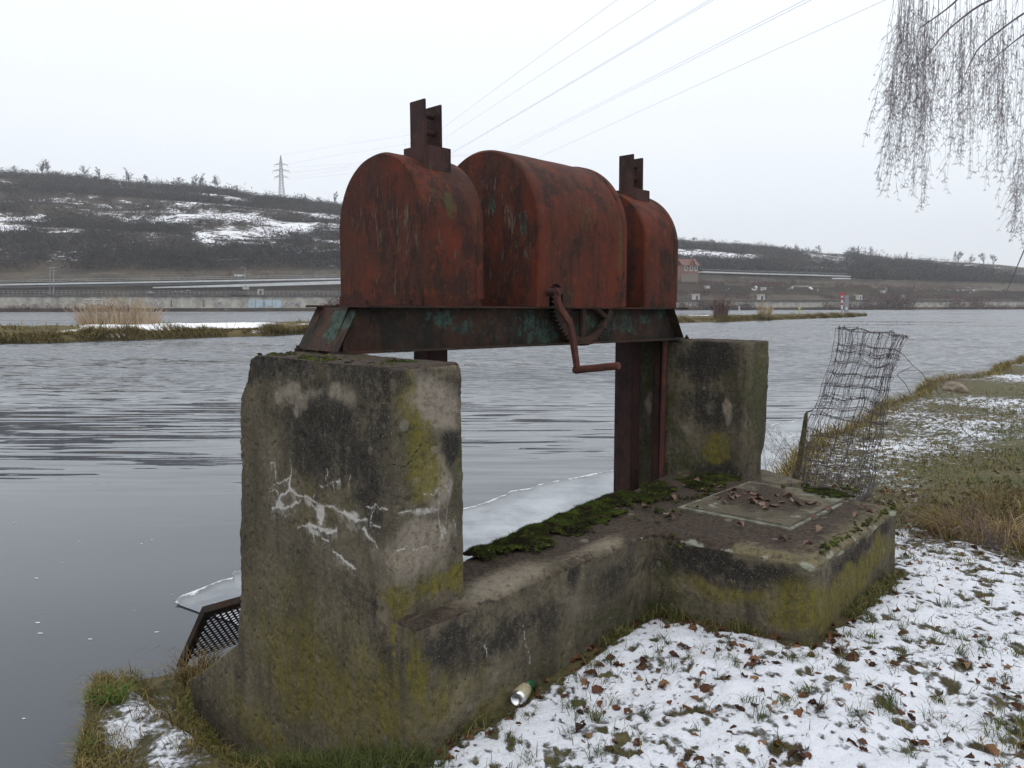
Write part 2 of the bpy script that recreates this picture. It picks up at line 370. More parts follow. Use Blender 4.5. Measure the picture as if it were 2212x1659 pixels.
M = {}
M['conc'] = m_concrete()
M['hood'] = m_rust('rusty_hood_paint', (.104, .0205, .0085), (.054, .0190, .0115), (.020, .0120, .0100))
M['beam'] = m_rust('rusty_beam_paint', (.058, .024, .014), (.022, .020, .016), (.010, .012, .010), .45)
M['rack'] = m_rust('dark_rust', (.058, .026, .022), (.038, .020, .019), (.020, .013, .012), .2)
M['crank'] = m_rust('crank_rust', (.125, .042, .028), (.082, .030, .022), (.05, .025, .022), .5)
M['leaf'] = m_leaf(); M['pleaf'] = m_leaf(True)
M['ground'] = m_snow_ground(); M['water'] = m_water(); M['ice'] = m_ice(); M['hill'] = m_hill(); M['spit'] = m_spit(); M['moss'] = m_moss(); M['can'] = m_can()
M['alu'] = m_flat('aluminium', (.75, .76, .78), .28, 1., .06, 40)
M['wire'] = m_flat('rusty_wire', (.085, .072, .075), .6, .35, .5, 30)
M['wood'] = m_flat('grey_wood', (.055, .046, .026), .9, 0, .5, 25, bump=.01)
M['bark'] = m_flat('birch_bark', (.42, .40, .38), .85, 0, .5, 5)
M['twig'] = m_flat('birch_twig', (.115, .095, .108), .8, 0, .3, 5)
M['grass'] = m_tint('grass_blades', [(0, (.030, .042, .012)), (.45, (.075, .092, .022)), (.75, (.16, .15, .05)), (1, (.30, .235, .11))])
M['fresh'] = m_tint('fresh_grass', [(0, (.05, .085, .016)), (.6, (.11, .19, .035)), (1, (.17, .23, .06))])
M['straw'] = m_tint('dry_grass', [(0, (.055, .036, .016)), (.4, (.15, .105, .045)), (.75, (.26, .19, .09)), (1, (.36, .28, .15))])
M['bank_grass'] = m_tint('bank_grass', [(0, (.05, .038, .014)), (.3, (.115, .09, .026)), (.65, (.22, .165, .06)), (.85, (.30, .23, .10)), (1, (.11, .14, .03))])
M['reed'] = m_tint('reeds', [(0, (.24, .165, .095)), (.5, (.38, .28, .17)), (1, (.50, .39, .26))])
M['scrub'] = m_tint('bare_scrub', [(0, (.012, .011, .013)), (.4, (.028, .025, .026)), (.7, (.060, .050, .043)), (1, (.12, .095, .068))])
M['redscrub'] = m_tint('red_scrub', [(0, (.07, .035, .035)), (.6, (.13, .075, .065)), (1, (.19, .13, .10))])
M['fir'] = m_tint('conifer', [(0, (.014, .022, .018)), (1, (.03, .042, .03))])
M['galv'] = m_flat('galvanised_steel', (.27, .29, .31), .55, .3, .15, .4)
M['farconc'] = m_flat('old_wall_concrete', (.40, .38, .335), .9, 0, .35, .35)
M['darkconc'] = m_flat('dark_ledge', (.11, .105, .10), .9, 0, .3, .3)
M['white'] = m_flat('white_band', (.62, .64, .65), .8, 0, .1, .3)
M['tar'] = m_flat('grey_road', (.17, .17, .18), .9, 0, .15, .4)
M['pale'] = m_flat('pale_box_paint', (.55, .55, .52), .8, 0, .15, .8)
M['blue'] = m_flat('pale_blue_paint', (.42, .52, .58), .8, 0, .15, .6)
M['gfw'] = m_flat('white_spray', (.62, .60, .62), .8, 0, .1, 1.)
M['gfk'] = m_flat('black_spray', (.05, .05, .05), .8, 0, .1, 1.)
M['brick'] = m_flat('brick_wall', (.20, .105, .075), .9, 0, .3, .9)
M['tile'] = m_flat('red_tiles', (.17, .075, .058), .8, 0, .25, 1.)
M['glass'] = m_flat('dark_window', (.03, .03, .035), .2, 0, .1, 1.)
M['red'] = m_flat('signal_red', (.55, .025, .035), .5, 0, .05, 2.)
M['yel'] = m_flat('buoy_yellow', (.55, .48, .08), .5, 0, .1, 2.)
M['stone'] = m_flat('boulder_stone', (.20, .165, .125), .9, 0, .4, 6, bump=.03)
M['rub'] = m_flat('black_rubber', (.02, .02, .02), .7, 0, .1, 1.)
M['line'] = m_flat('cable', (.34, .34, .34), .6, .2, .1, .1)
# ------------------------------------------------------------------ piers and low wall
GB = .68                                   # ground level at the pier
TOPW = 1.185                               # top of the low wall
W0 = np.array([-.348, 2.679, 0]); UW = np.array([.674, .738, 0]); NW = np.array([-.738, .674, 0])
def un(P):
    R = np.asarray(P, float) - W0; return R @ UW, R @ NW
def cell(mb, voxel=.009): return remeshed(mb, voxel)
def z3(p, z): return np.array([p[0], p[1], z])
P1T, P1Q = -.25, -.726
PL = {   # planes used to place stains: point, normal
 'P1L': (H0(P1T, 0, 1), -DV), 'P1R': (H0(0, P1Q, 1), -QV), 'P2L': (H0(2.69, 0, 1), -DV), 'P2R': (H0(2.69, -.50, 1), -QV),
 'WF': (W0, -NW), 'BL': (np.array([.701, 3.828, 1]), np.array([-.627, -.779, 0])), 'BR': (np.array([1.318, 3.332, 1]), np.array([.757, -.654, 0])),
 'TOP': (np.array([0, 0, TOPW]), UP)}
def onp(pl, x, y): return onplane(x, y, *PL[pl])
_WC = {}
def WARP(V):
    if id(V) not in _WC:
        _WC.clear(); _WC[id(V)] = (np.stack([fbm(V, 4.5, 5, 201 + i, .6) for i in range(3)], 1) - .5) * 2.4
    return _WC[id(V)]
def stain_shade(V, A, pl, x, y, rx, rz, attr, s=1., soft=1.):
    c = onp(pl, x, y); d = V - c + WARP(V) * min(.16, .45 * max(rx, rz))
    e = np.sqrt((d[:, 0]**2 + d[:, 1]**2) / rx**2 + d[:, 2]**2 / rz**2)
    A[attr] = np.maximum(A[attr], s * (1 - sstep(1 - .75*soft, 1 + .35*soft, e)))
def strokes(V, N, A, pl, polys, w, attr='eff', s=1., zoom=None, halo=0):
    p0, n = PL[pl]; n = np.array(n, float); n /= np.linalg.norm(n)
    if abs(n[2]) > .9: ex, ey = np.array([1., 0, 0]), np.array([0, 1., 0])
    else: ex, ey = np.cross(UP, n), UP
    near = np.abs((V - p0) @ n) < .05
    idx = np.where(near & (N @ n > .3))[0]
    Q = np.stack([V[idx] @ ex, V[idx] @ ey], 1)
    Q = Q + (np.stack([fbm(V[idx], 28, 3, 5), fbm(V[idx], 28, 3, 9)], 1) - .5) * .022
    for pts in polys:
        ww = w
        if isinstance(pts, tuple): pts, ww = pts; ww *= .72
        if zoom: pts = [(zoom[0] + a * zoom[2], zoom[1] + b * zoom[2]) for a, b in pts]
        P = [onplane(a, b, p0, n) for a, b in pts]; P2 = [(q @ ex, q @ ey) for q in P]
        d = segdist(Q, P2); uneven = .45 + 1.1 * fbm(V[idx], 9, 3, 55) if attr == 'eff' else 1.; ww = ww * (uneven if attr == 'eff' else 1)
        v = s * uneven * (1 - sstep(ww * .25, ww * 1.05, d))
        if halo:
            d2 = d.copy()
            for kd in (1, 2, 3, 4): d2 = np.minimum(d2, segdist(Q + np.array([0, .011 * kd]), P2) + .0022 * kd)
            v = np.maximum(v, halo * 1.15 * uneven * (1 - sstep(ww * .6, ww * 3.2 + .010, d2)))
        A[attr][idx] = np.maximum(A[attr][idx], v)
ATT = ('drk', 'lgt', 'alg', 'grn', 'soil', 'eff', 'crk', 'lic')
def finish(name, me, V, A, mat, parent=None, base=None):
    me.vertices.foreach_set('co', V.astype(np.float32).ravel())
    for k, a in A.items(): put_attr(me, k, a)
    return link_mesh(name, me, mat, parent, base, True)
def rough_up(V, N, amp=.010, seed=0):
    d = (fbm(V, 3.2, 3, seed) - .5) * amp * 2.2 + (fbm(V, 17, 4, seed + 7) - .5) * amp * .9 + (fbm(V, 60, 2, seed + 3) - .5) * amp * .45
    pit = sstep(.70, .80, fbm(V, 45, 2, seed + 31)); d = d - pit * .006
    return V + N * d[:, None]
ZM3 = (387.1, 663.6, .3); ZM4 = (110.6, 1106., .4252)

def pier_one():
    mb = MB(); top = EYE - .222
    o = [(-.726, top - .012), (-.70, top), (.29, top + .004), (.335, top - .02), (.362, top - .07), (.395, top - .11), (.425, top - .15), (.452, top - .205), (.46, 1.7), (.49, 1.2), (.55, .66), (.86, .45), (1.16, .26), (1.10, .10), (.97, -.12), (.9, -.4), (-.79, -.4), (-.745, .9)]
    mb.prism([H0(P1T, q, z) for q, z in o], DV * .325)
    me, V, N = cell(mb, .0062)
    t, q = tq(V); z = V[:, 2]
    # a batter and a chipped near edge
    L = (t < P1T + .02)
    V2 = rough_up(V, N, .010, 3)
    chip = np.exp(-((q - .40)**2 / .006 + (z - 1.93)**2 / .012)); V2 -= QV * (chip * .03)[:, None]
    A = {k: np.zeros(len(V)) for k in ATT}
    # left face
    S = lambda *a, **k: stain_shade(V, A, *a, **k)
    S('P1L', 620, 800, .75, .13, 'drk', .8); S('P1L', 760, 830, .30, .12, 'drk', .7); S('P1L', 700, 940, .45, .24, 'drk', .8)
    S('P1L', 790, 1020, .22, .30, 'drk', .85); S('P1L', 570, 1010, .10, .25, 'lgt', .35); S('P1L', 640, 870, .22, .05, 'lgt', .9); S('P1L', 730, 868, .14, .05, 'lgt', .8); S('P1L', 600, 860, .06, .04, 'lgt', 1.)
    S('P1L', 825, 900, .09, .35, 'drk', .75); S('P1L', 690, 800, .05, .05, 'alg', .4)
    S('P1L', 690, 1180, .40, .12, 'lgt', .35); S('P1L', 540, 1200, .10, .6, 'alg', .22); S('P1L', 700, 1480, .85, .30, 'alg', .74); S('P1L', 650, 1330, .6, .2, 'alg', .42); S('P1L', 680, 1090, .3, .14, 'alg', .3); S('P1L', 560, 1560, .45, .15, 'alg', .72); S('P1L', 830, 1540, .16, .25, 'alg', .75)
    S('P1L', 870, 1440, .055, .42, 'alg', 1.0); S('P1L', 885, 1560, .06, .2, 'alg', 1.0); S('P1L', 830, 1430, .06, .35, 'drk', .7); S('P1L', 430, 1530, .12, .3, 'drk', .7); S('P1L', 770, 1300, .25, .15, 'drk', .45)  # dark patch at the far left paints the shade of the rounded end
    # right face
    S('P1R', 920, 800, .3, .05, 'drk', .9); S('P1R', 940, 860, .16, .13, 'lgt', 1.3); S('P1R', 880, 960, .07, .24, 'alg', 1.25); S('P1R', 905, 1010, .11, .13, 'alg', 1.2); S('P1R', 930, 1020, .08, .14, 'lgt', 1.25)
    S('P1R', 960, 950, .07, .14, 'drk', 1.1); S('P1R', 985, 1000, .06, .35, 'grn', 1.0); S('P1R', 940, 1050, .08, .12, 'lgt', 1.1); S('P1R', 905, 1180, .2, .16, 'lgt', 1.1); S('P1R', 960, 1265, .25, .05, 'alg', 1.15); S('P1R', 870, 1300, .10, .05, 'alg', .9)
    S('P1R', 858, 840, .05, .2, 'drk', .6)
    for x, y, rx, rz, s_ in ((690, 1108, .040, .055, 1.08), (604, 1086, .050, .030, 1.01), (757, 1116, .060, .025, 0.96), (676, 1143, .060, .022, 1.05), (664, 1085, .05, .03, 0.79), (625, 1045, .02, .03, 0.70)): stain_shade(V, A, 'P1L', x, y, rx, rz, 'eff', s_)
    for x, y, rx, rz, s_ in ((950, 1110, .030, .10, 1.05), (965, 1085, .025, .12, 0.96), (905, 1100, .09, .022, 0.73)): stain_shade(V, A, 'P1R', x, y, rx, rz, 'eff', s_)
    e = []
    e += [[(805,1095),(808,1160),(800,1215),(770,1240),(730,1265),(690,1270),(650,1310),(640,1380)],
          ([(650,1330),(690,1310),(715,1330),(715,1360)], .006),
          ([(800,1215),(795,1280),(805,1320),(850,1350),(920,1365),(960,1390),(1010,1430),(1060,1440),(1110,1440),(1160,1475),(1220,1510),(1290,1530),(1345,1520)], .010),
          ([(1030,1440),(1035,1500),(1020,1560)], .017), ([(940,1395),(975,1450),(1005,1500)], .011), ([(740,1350),(715,1400),(690,1440),(660,1455)], .014),
          ([(690,1440),(760,1450),(800,1440),(850,1400),(870,1380)], .010), ([(800,1310),(740,1350)], .010), ([(860,1590),(930,1560),(970,1570),(1020,1600),(1070,1620),(1125,1600)], .009),
          ([(930,1575),(960,1620),(970,1650)], .010), ([(1180,1480),(1220,1520),(1280,1535)], .014), ([(1325,1595),(1350,1630),(1370,1660)], .007),
          [(965,1385),(985,1330),(1030,1285),(1080,1270),(1110,1290),(1115,1330)], [(1060,1160),(1070,1190),(1055,1240)], [(655,1125),(690,1130),(695,1260)], [(1225,1205),(1215,1270)], [(1080,1270),(1150,1245)],
          [(1290,1400),(1350,1430),(1400,1440)], [(1380,1500),(1375,1540),(1450,1590)]]
    strokes(V2, N, A, 'P1L', e, .0034, zoom=ZM3, halo=.34)
    strokes(V2, N, A, 'P1L', [[(1480,5),(1530,30),(1590,40)], [(1590,80),(1620,130),(1660,180)], ([(1250,80),(1310,70),(1360,80),(1440,95)], .009), [(1365,130),(1410,155)], [(1430,200),(1500,250),(1545,290)]], .005, zoom=ZM4, halo=.3)
    strokes(V2, N, A, 'P1R', [[(1550,1490),(1620,1460),(1690,1465)], [(1890,1180),(1880,1250),(1860,1300),(1820,1340)], ([(1870,1260),(1930,1330),(1925,1430),(1910,1550)], .009), ([(1860,1340),(1850,1480),(1870,1580),(1885,1660)], .011), [(1740,1330),(1800,1345),(1860,1350)], [(1700,1450),(1790,1450),(1900,1450),(1940,1470)], [(1940,1400),(1960,1560),(1985,1650)]], .0035, s=.75, zoom=ZM3, halo=.26)
    strokes(V2, N, A, 'P1R', [([(1700,180),(1720,320),(1715,420)], .012), [(1690,190),(1740,200),(1810,165)], [(1830,185),(1890,175),(1930,180)]], .0038, s=.75, zoom=ZM4, halo=.2)
    strokes(V2, N, A, 'P1L', [[(1410,1420),(1440,1450),(1500,1460)], [(1410,1440),(1380,1500)], [(1410,1425),(1385,1440)]], .005, zoom=ZM3, halo=.25)
    strokes(V2, N, A, 'P1R', [[(1500,1135),(1530,1130),(1600,1150),(1650,1110),(1700,1030),(1740,965),(1780,970),(1830,965)]], .0035, 'crk', zoom=ZM3)
    strokes(V2, N, A, 'P1L', [[(610,1180),(612,1360)], [(1020,1560),(1040,1640)]], .0018, 'crk', zoom=ZM3)
    upf = (N[:, 2] > .75) & (z > 1.95); A['soil'] = np.where(upf, .75, 0); A['grn'] = np.maximum(A['grn'], np.where(upf, .6, 0))
    wing = (N[:, 2] > .5) & (z < .8); A['alg'] = np.maximum(A['alg'], wing * .9)
    o = finish('concrete_pier', me, V2, A, M['conc'], base=H0(P1T + .16, -.1, 0))
    tag(o, 'nearest concrete pier with white lime cracks, moss on top under the beam end', 'pier', 'concrete piers carrying the hoist')
    return o
def pier_two():
    mb = MB(); top = EYE - .236
    mb.prism([H0(2.69, q, z) for q, z in [(-.515, -.4), (-.50, top), (.425, top), (.43, -.4)]], DV * .30)
    me, V, N = cell(mb, .011); t, q = tq(V); z = V[:, 2]
    V2 = rough_up(V, N, .010, 13); A = {k: np.zeros(len(V)) for k in ATT}
    ero = np.exp(-((z - 1.22)**2) / .02) * (q < -.42); V2 += QV * (ero * .03)[:, None]
    S = lambda *a, **k: stain_shade(V, A, *a, **k)
    S('P2L', 1530, 780, .32, .17, 'drk', .95); S('P2L', 1540, 880, .26, .2, 'drk', .8); S('P2L', 1400, 800, .1, .3, 'grn', .75); S('P2L', 1455, 900, .06, .5, 'grn', .8)
    S('P2L', 1570, 890, .035, .13, 'lgt', 1.3); S('P2L', 1535, 880, .06, .07, 'lgt', .5); S('P2L', 1480, 930, .07, .06, 'lgt', .55); S('P2L', 1405, 870, .04, .09, 'lgt', 1.4)
    S('P2L', 1545, 965, .13, .09, 'alg', 1.3); S('P2L', 1540, 990, .13, .07, 'alg', 1.25); S('P2L', 1480, 1000, .2, .12, 'grn', .7); S('P2L', 1400, 990, .09, .2, 'grn', .7)
    S('P2R', 1635, 850, .2, .5, 'grn', .85); S('P2R', 1640, 780, .1, .2, 'alg', .5); S('P2L', 1540, 1025, .4, .05, 'drk', .9)
    A['soil'] = np.where(N[:, 2] > .75, .6, 0)
    o = finish('concrete_pier', me, V2, A, M['conc'], base=H0(2.82, .02, 0))
    return tag(o, 'farther concrete pier stained dark with one yellow algae patch, behind the square chamber', 'pier', 'concrete piers carrying the hoist')
WALLPOLY = [(-.358, 2.692), (-.348, 2.679), (.701, 3.828), (1.318, 3.332), (2.136, 4.279), (1.56, 5.09), (1.02, 5.20), (.66, 4.60), (-.19, 3.47), (-.40, 3.06), (-.509, 2.868)]
def low_wall():
    mb = MB(); mb.prism([np.array([x, y, .2]) for x, y in WALLPOLY], (0, 0, TOPW - .2))
    mb.prism([np.array([x, y, .3]) for x, y in [(1.45, 5.0), (1.95, 5.15), (1.80, 5.55), (1.3, 5.4)]], (0, 0, .83))
    me, V, N = cell(mb, .010); u, n = un(V); z = V[:, 2]
    V2 = rough_up(V, N, .011, 23)
    # worn arrises: top edges drop a little near the boundary
    xy = V[:, :2]; dist = segdist(xy, [p for p in WALLPOLY] + [WALLPOLY[0]])
    topn = sstep(TOPW - .05, TOPW, z)
    wear = topn * np.exp(-(dist / .03)**2) * (.3 + 1.4 * fbm(V, 8, 3, 41)); V2[:, 2] -= wear * .022
    V2[:, 2] += topn * (fbm(V, 2.0, 3, 44) - .5) * .03 * sstep(0, .1, dist)
    dip = topn * np.exp(-((u - .25)**2 / .05 + (n - .05)**2 / .02)); V2[:, 2] -= dip * .03
    A = {k: np.zeros(len(V)) for k in ATT}; S = lambda *a, **k: stain_shade(V, A, *a, **k)
    S('WF', 1100, 1380, .5, .12, 'drk', .72); S('WF', 980, 1400, .25, .13, 'drk', .75); S('WF', 1240, 1240, .07, .1, 'drk', .9); S('WF', 1330, 1230, .2, .14, 'drk', .6)
    S('WF', 1250, 1300, .12, .12, 'lgt', .5); S('WF', 1330, 1200, .2, .05, 'lgt', .4); S('WF', 960, 1520, .25, .12, 'alg', .55); S('WF', 910, 1480, .06, .25, 'alg', 1.0); S('WF', 895, 1400, .035, .2, 'alg', .95); S('WF', 1060, 1530, .12, .08, 'alg', .65); S('WF', 1320, 1330, .3, .06, 'grn', .7); S('WF', 1180, 1440, .3, .06, 'grn', .6)
    S('WF', 1000, 1500, .10, .10, 'lgt', .55); S('WF', 1150, 1520, .1, .04, 'lgt', .3)
    S('BL', 1500, 1190, .3, .07, 'drk', 1.0); S('BL', 1580, 1210, .35, .09, 'drk', 1.0); S('BL', 1680, 1235, .25, .07, 'drk', .85); S('BL', 1430, 1240, .07, .2, 'grn', .7); S('BL', 1560, 1285, .4, .08, 'alg', .8); S('BL', 1480, 1215, .4, .10, 'drk', .8); S('BL', 1640, 1260, .3, .1, 'drk', .6); S('BL', 1730, 1310, .15, .15, 'alg', 1.45); S('BL', 1700, 1350, .12, .06, 'alg', .8); S('BL', 1480, 1300, .2, .08, 'grn', .6)
    S('BR', 1830, 1220, .3, .06, 'drk', .95); S('BR', 1900, 1140, .25, .08, 'drk', .9); S('BR', 1850, 1180, .3, .05, 'drk', .9); S('BR', 1790, 1320, .34, .13, 'alg', 1.55); S('BR', 1880, 1215, .30, .13, 'alg', 1.45); S('BR', 1840, 1260, .3, .12, 'alg', 1.4); S('BR', 1920, 1180, .15, .09, 'alg', .7); S('BR', 1765, 1320, .035, .3, 'lgt', .75)
    strokes(V2, N, A, 'WF', [[(1128,1350),(1132,1385),(1142,1430)], [(1045,1390),(1052,1425)]], .004, 'eff', .9, halo=.3)
    strokes(V2, N, A, 'WF', [[(985,1490),(1000,1470),(1030,1445)]], .0028, 'crk')
    edge = topn * (1 - sstep(.0, .075, dist)); front = (n < .35)
    S('TOP', 1120, 1215, .33, .33, 'lgt', .0)
    A['soil'] = topn * np.clip(.92 - 1.1 * np.exp(-((u - .55)**2 / .10 + (n - .08)**2 / .012)) - .8 * np.exp(-((u - 1.2)**2 / .06 + (n - .05)**2 / .006)), 0, 1)
    bx = (u > 1.5) & (n < -.4); A['soil'] = np.where(bx, A['soil'] * (1 - .75 * np.exp(-(dist / .16)**2)), A['soil'])
    A['lgt'] = np.maximum(A['lgt'], topn * (1 - A['soil']) * .75)
    A['alg'] = np.maximum(A['alg'], topn * bx * np.exp(-(dist / .2)**2) * .55)
    lic = (u > 1.45) & (z > TOPW - .05) & (dist < .05)
    A['lic'] = lic * sstep(.46, .66, fbm(V, 9, 5, 77, .65)) * sstep(.045, .0, dist) * .85 + .8 * sstep(.10, .0, np.linalg.norm(V[:, :2] - np.array([1.318, 3.332]), axis=1)) * (z > TOPW - .05) * sstep(.42, .6, fbm(V, 14, 4, 79))
    o = finish('concrete_wall', me, V2, A, M['conc'], base=(.6, 3.8, .2))
    tag(o, 'low mossy concrete wall widening into a square chamber with a hatch on top', 'wall')
    # angle-iron frame of the hatch
    fr = MB(); Q = HATCH
    c = sum(Q) / 4
    for i in range(4):
        a, b = Q[i], Q[(i+1) % 4]; ia, ib = a + (c - a) * .075, b + (c - b) * .075
        fr.prism([z3(a, TOPW - .02), z3(b, TOPW - .02), z3(ib, TOPW - .02), z3(ia, TOPW - .02)], (0, 0, .026))
    fr.build('hatch_frame', M['hatch'], o, bevel=.002)
    return o
HATCH = [z3(atz(x, y, TOPW), TOPW) for x, y in ((1709, 1146), (1850, 1076), (1620, 1041), (1462, 1098))]
M['hatch'] = m_flat('hatch_iron', (.15, .148, .115), .8, .1, .45, 14, bump=.006)
def hatch():
    c = sum(HATCH) / 4; Q = [c + (p - c) * .905 for p in HATCH]
    n = 40; V = []; 
    for i in range(n + 1):
        for j in range(n + 1):
            a, b = i / n, j / n; p = (Q[0]*(1-a) + Q[1]*a)*(1-b) + (Q[3]*(1-a) + Q[2]*a)*b; V.append(p)
    V = np.array(V); V[:, 2] = TOPW + .0125 + (fbm(V, 6, 3, 3) - .5) * .004
    F = np.array([(i*(n+1)+j, (i+1)*(n+1)+j, (i+1)*(n+1)+j+1, i*(n+1)+j+1) for i in range(n) for j in range(n)])
    r = np.linalg.norm((V - z3(atz(1640, 1082, TOPW), TOPW))[:, :2], axis=1)
    soil = 1 - sstep(.17, .36, r + (fbm(V, 7, 5, 8, .65) - .5) * .45)
    A = {k: np.zeros(len(V)) for k in ATT}; A['soil'] = soil; A['grn'] = .2 + 0 * r; A['lgt'] = .3 + 0 * r
    V[:, 2] += soil * .008 * fbm(V, 60, 3, 5)
    rim = MB(); rim.prism([z3(p, TOPW - .010) for p in Q], (0, 0, .022))
    root = empty('hatch_cover', (c[0], c[1], TOPW), 'square iron hatch cover heaped with brown leaves on the low chamber', 'hatch')
    rim.build('cover_plate', M['hatch'], root)
    o = mk('cover_skin', V, F, M['conc'], root, smooth=True, attrs=A)
pier_one(); pier_two(); low_wall(); hatch()
# ------------------------------------------------------------------ sluice hoist
HOIST = empty('sluice_hoist', H(1.385, .19, -.22), 'rusty red sluice hoist with three rounded hoods and a crank across the piers', 'sluice hoist')
HAT = ('lgt', 'gpt', 'mos', 'crk')
def hood_mesh(t0, t1, q0, q1, hz, notch=None, blobs=(), cracks=(), seed=0):
    r = (q1 - q0) / 2; qc = (q0 + q1) / 2; zs = hz - r
    prof = [(-1, zs * i / 22) for i in range(23)]
    prof += [(-math.cos(math.pi * i / 56), zs + r * math.sin(math.pi * i / 56)) for i in range(1, 56)]
    prof += [(1, zs * (1 - i / 22)) for i in range(23)]
    if notch:
        ta, zt, hw = notch; prof = [(-1, .004 * i) for i in range(34)] + [q for q in prof if q[1] > .14 or q[0] > -1]
    ts = [(t0, .012), (t0 + .0035, .0045), (t0 + .012, 0)] + [(t0 + .012 + (t1 - t0 - .024) * i / 40, 0) for i in range(1, 40)] + [(t1 - .012, 0), (t1 - .0035, .0045), (t1, .012)]
    if notch: ts = sorted(ts + [(ta - hw - .01 + .004 * i, 0) for i in range(int((2*hw + .02) / .004))], key=lambda a: a[0])
    V = []; F = []; m = len(prof)
    for t, ins in ts:
        for c, z in prof:
            q = qc + c * (r - ins); zz = z if z <= zs else zs + (z - zs) * (r - ins) / r
            V.append((t, q, zz))
    for i in range(len(ts) - 1):
        for j in range(m - 1):
            if notch and prof[j][0] == -1 and prof[j+1][0] == -1:
                tm, zm = (ts[i][0] + ts[i+1][0]) / 2 - ta, (prof[j][1] + prof[j+1][1]) / 2
                if (abs(tm) < hw and zm < zt - hw) or (tm*tm + (zm - zt + hw)**2 < hw*hw and zm >= zt - hw): continue
            F.append((i*m + j, i*m + j + 1, (i+1)*m + j + 1, (i+1)*m + j))
    nc, nr = 44, 44
    for t, flip in ((t0, 0), (t1, 1)):
        b = len(V); ri = r - .0122
        for i in range(nc + 1):
            c = -math.cos(math.pi * i / nc)
            ztop = zs + ri * math.sqrt(max(0, 1 - c * c))
            for j in range(nr + 1): V.append((t, qc + c * ri, ztop * j / nr))
        for i in range(nc):
            for j in range(nr):
                f = (b + i*(nr+1) + j, b + (i+1)*(nr+1) + j, b + (i+1)*(nr+1) + j + 1, b + i*(nr+1) + j + 1); F.append(f if not flip else f[::-1])
    L = np.array(V); W = S0 + L[:, :1] * DV + L[:, 1:2] * QV + (L[:, 2:] - TILT * L[:, :1]) * UP
    # sheet metal is never quite flat
    d = (fbm(W, 2.6, 2, seed) - .5) * .016 + (fbm(W, 9, 2, seed + 4) - .5) * .004
    side = np.where(np.abs(L[:, 0] - t0) < .002, -1, np.where(np.abs(L[:, 0] - t1) < .002, 1, 0))
    nrm = np.zeros_like(W); nrm += (side[:, None] * DV)
    rad = np.stack([L[:, 1] - qc, np.maximum(L[:, 2] - zs, 0)], 1); rad /= (np.linalg.norm(rad, axis=1)[:, None] + 1e-9)
    nrm += (side == 0)[:, None] * (rad[:, :1] * QV + rad[:, 1:] * UP)
    W = W + nrm * d[:, None]
    A = {k: np.zeros(len(W)) for k in HAT}
    for pl, x, y, rx, rz, a, s in blobs:
        c = onplane(x, y, *pl); e = W - c; e = np.sqrt((e[:, 0]**2 + e[:, 1]**2) / rx**2 + e[:, 2]**2 / rz**2)
        A[a] = np.maximum(A[a], s * (1 - sstep(.2, 1.3, e)))
    top = sstep(.15, .9, (L[:, 2] - zs) / r)
    A['mos'] = np.maximum(A['mos'], top * (side == 0) * (.18 + .25 * sstep(.52, .75, fbm(W, 3, 3, seed + 9))))
    for pl, pts, w in cracks:
        p0, n = pl; ex = np.cross(UP, n); near = np.abs((W - p0) @ n) < .04; idx = np.where(near)[0]
        Q = np.stack([W[idx] @ ex, W[idx][:, 2]], 1); P = [onplane(x, y, p0, n) for x, y in pts]
        A['crk'][idx] = np.maximum(A['crk'][idx], 1 - sstep(w * .5, w * 1.3, segdist(Q, [(p @ ex, p[2]) for p in P])))
    o = mk('tmp', W, F, None, attrs=A)
    bm = bmesh.new(); bm.from_mesh(o.data); bmesh.ops.recalc_face_normals(bm, faces=bm.faces); bm.to_mesh(o.data); bm.free()
    # keep only real sheet thickness
    md = o.modifiers.new('s', 'SOLIDIFY'); md.thickness = .006; md.offset = 0
    cut = None
    if False:
        ta, zt, hw = notch; mb = MB()
        pts = [(ta - hw, -.05), (ta + hw, -.05)] + [(ta + hw * math.cos(a), zt - hw + hw * math.sin(a)) for a in [math.pi * i / 12 for i in range(13)]]
        mb.prism([H(t, q0 - .08, z) for t, z in pts], QV * .16); cut = mb.build('cut', None)
        bo = o.modifiers.new('b', 'BOOLEAN'); bo.object = cut; bo.operation = 'DIFFERENCE'; bo.solver = 'EXACT'
    dg = bpy.context.evaluated_depsgraph_get(); me = bpy.data.meshes.new_from_object(o.evaluated_get(dg)); old = o.data
    bpy.data.objects.remove(o); bpy.data.meshes.remove(old)
    if cut: c = cut.data; bpy.data.objects.remove(cut); bpy.data.meshes.remove(c)
    h = link_mesh('hood', me, M['hood'], HOIST, smooth=True)
    me.set_sharp_from_angle(angle=math.radians(40))
    # sub-parts: base angle under the front plate, seam strip on the far edge
    a = MB(); a.hbox(t0 - .013, t0 - .001, q0 + .006, q1 - .006, .004, .05); a.hbox(t0 - .04, t0 - .004, q0 + .01, q1 - .01, .001, .007)
    a.build('base_angle', M['hood'], h, bevel=.0015)
    s = MB(); P = []
    for c, z in prof[2:-2]:
        n = (c, 0) if z <= zs else ((c), (z - zs) / r)
        P.append((qc + c * r, z, n))
    V = []; F = []
    for q, z, n in P:
        for tt, off in ((t1 - .045, .0015), (t1 - .042, .0055), (t1 + .002, .0055), (t1 + .002, -.003)):
            V.append(H(tt, q + n[0] * off, z + n[1] * off))
    for i in range(len(P) - 1):
        for j in range(3): F.append((i*4 + j, i*4 + j + 1, i*4 + j + 5, i*4 + j + 4))
    mk('seam_strip', V, F, M['hood'], h, smooth=True)
    return h
def hp(t=None, q=None): return (H(t, 0, 0), -DV) if t is not None else (H(0, q, 0), -QV)
f1, s1, f2, s2, s3 = hp(t=.545), hp(q=.077), hp(t=1.287), hp(q=0), hp(q=.077)
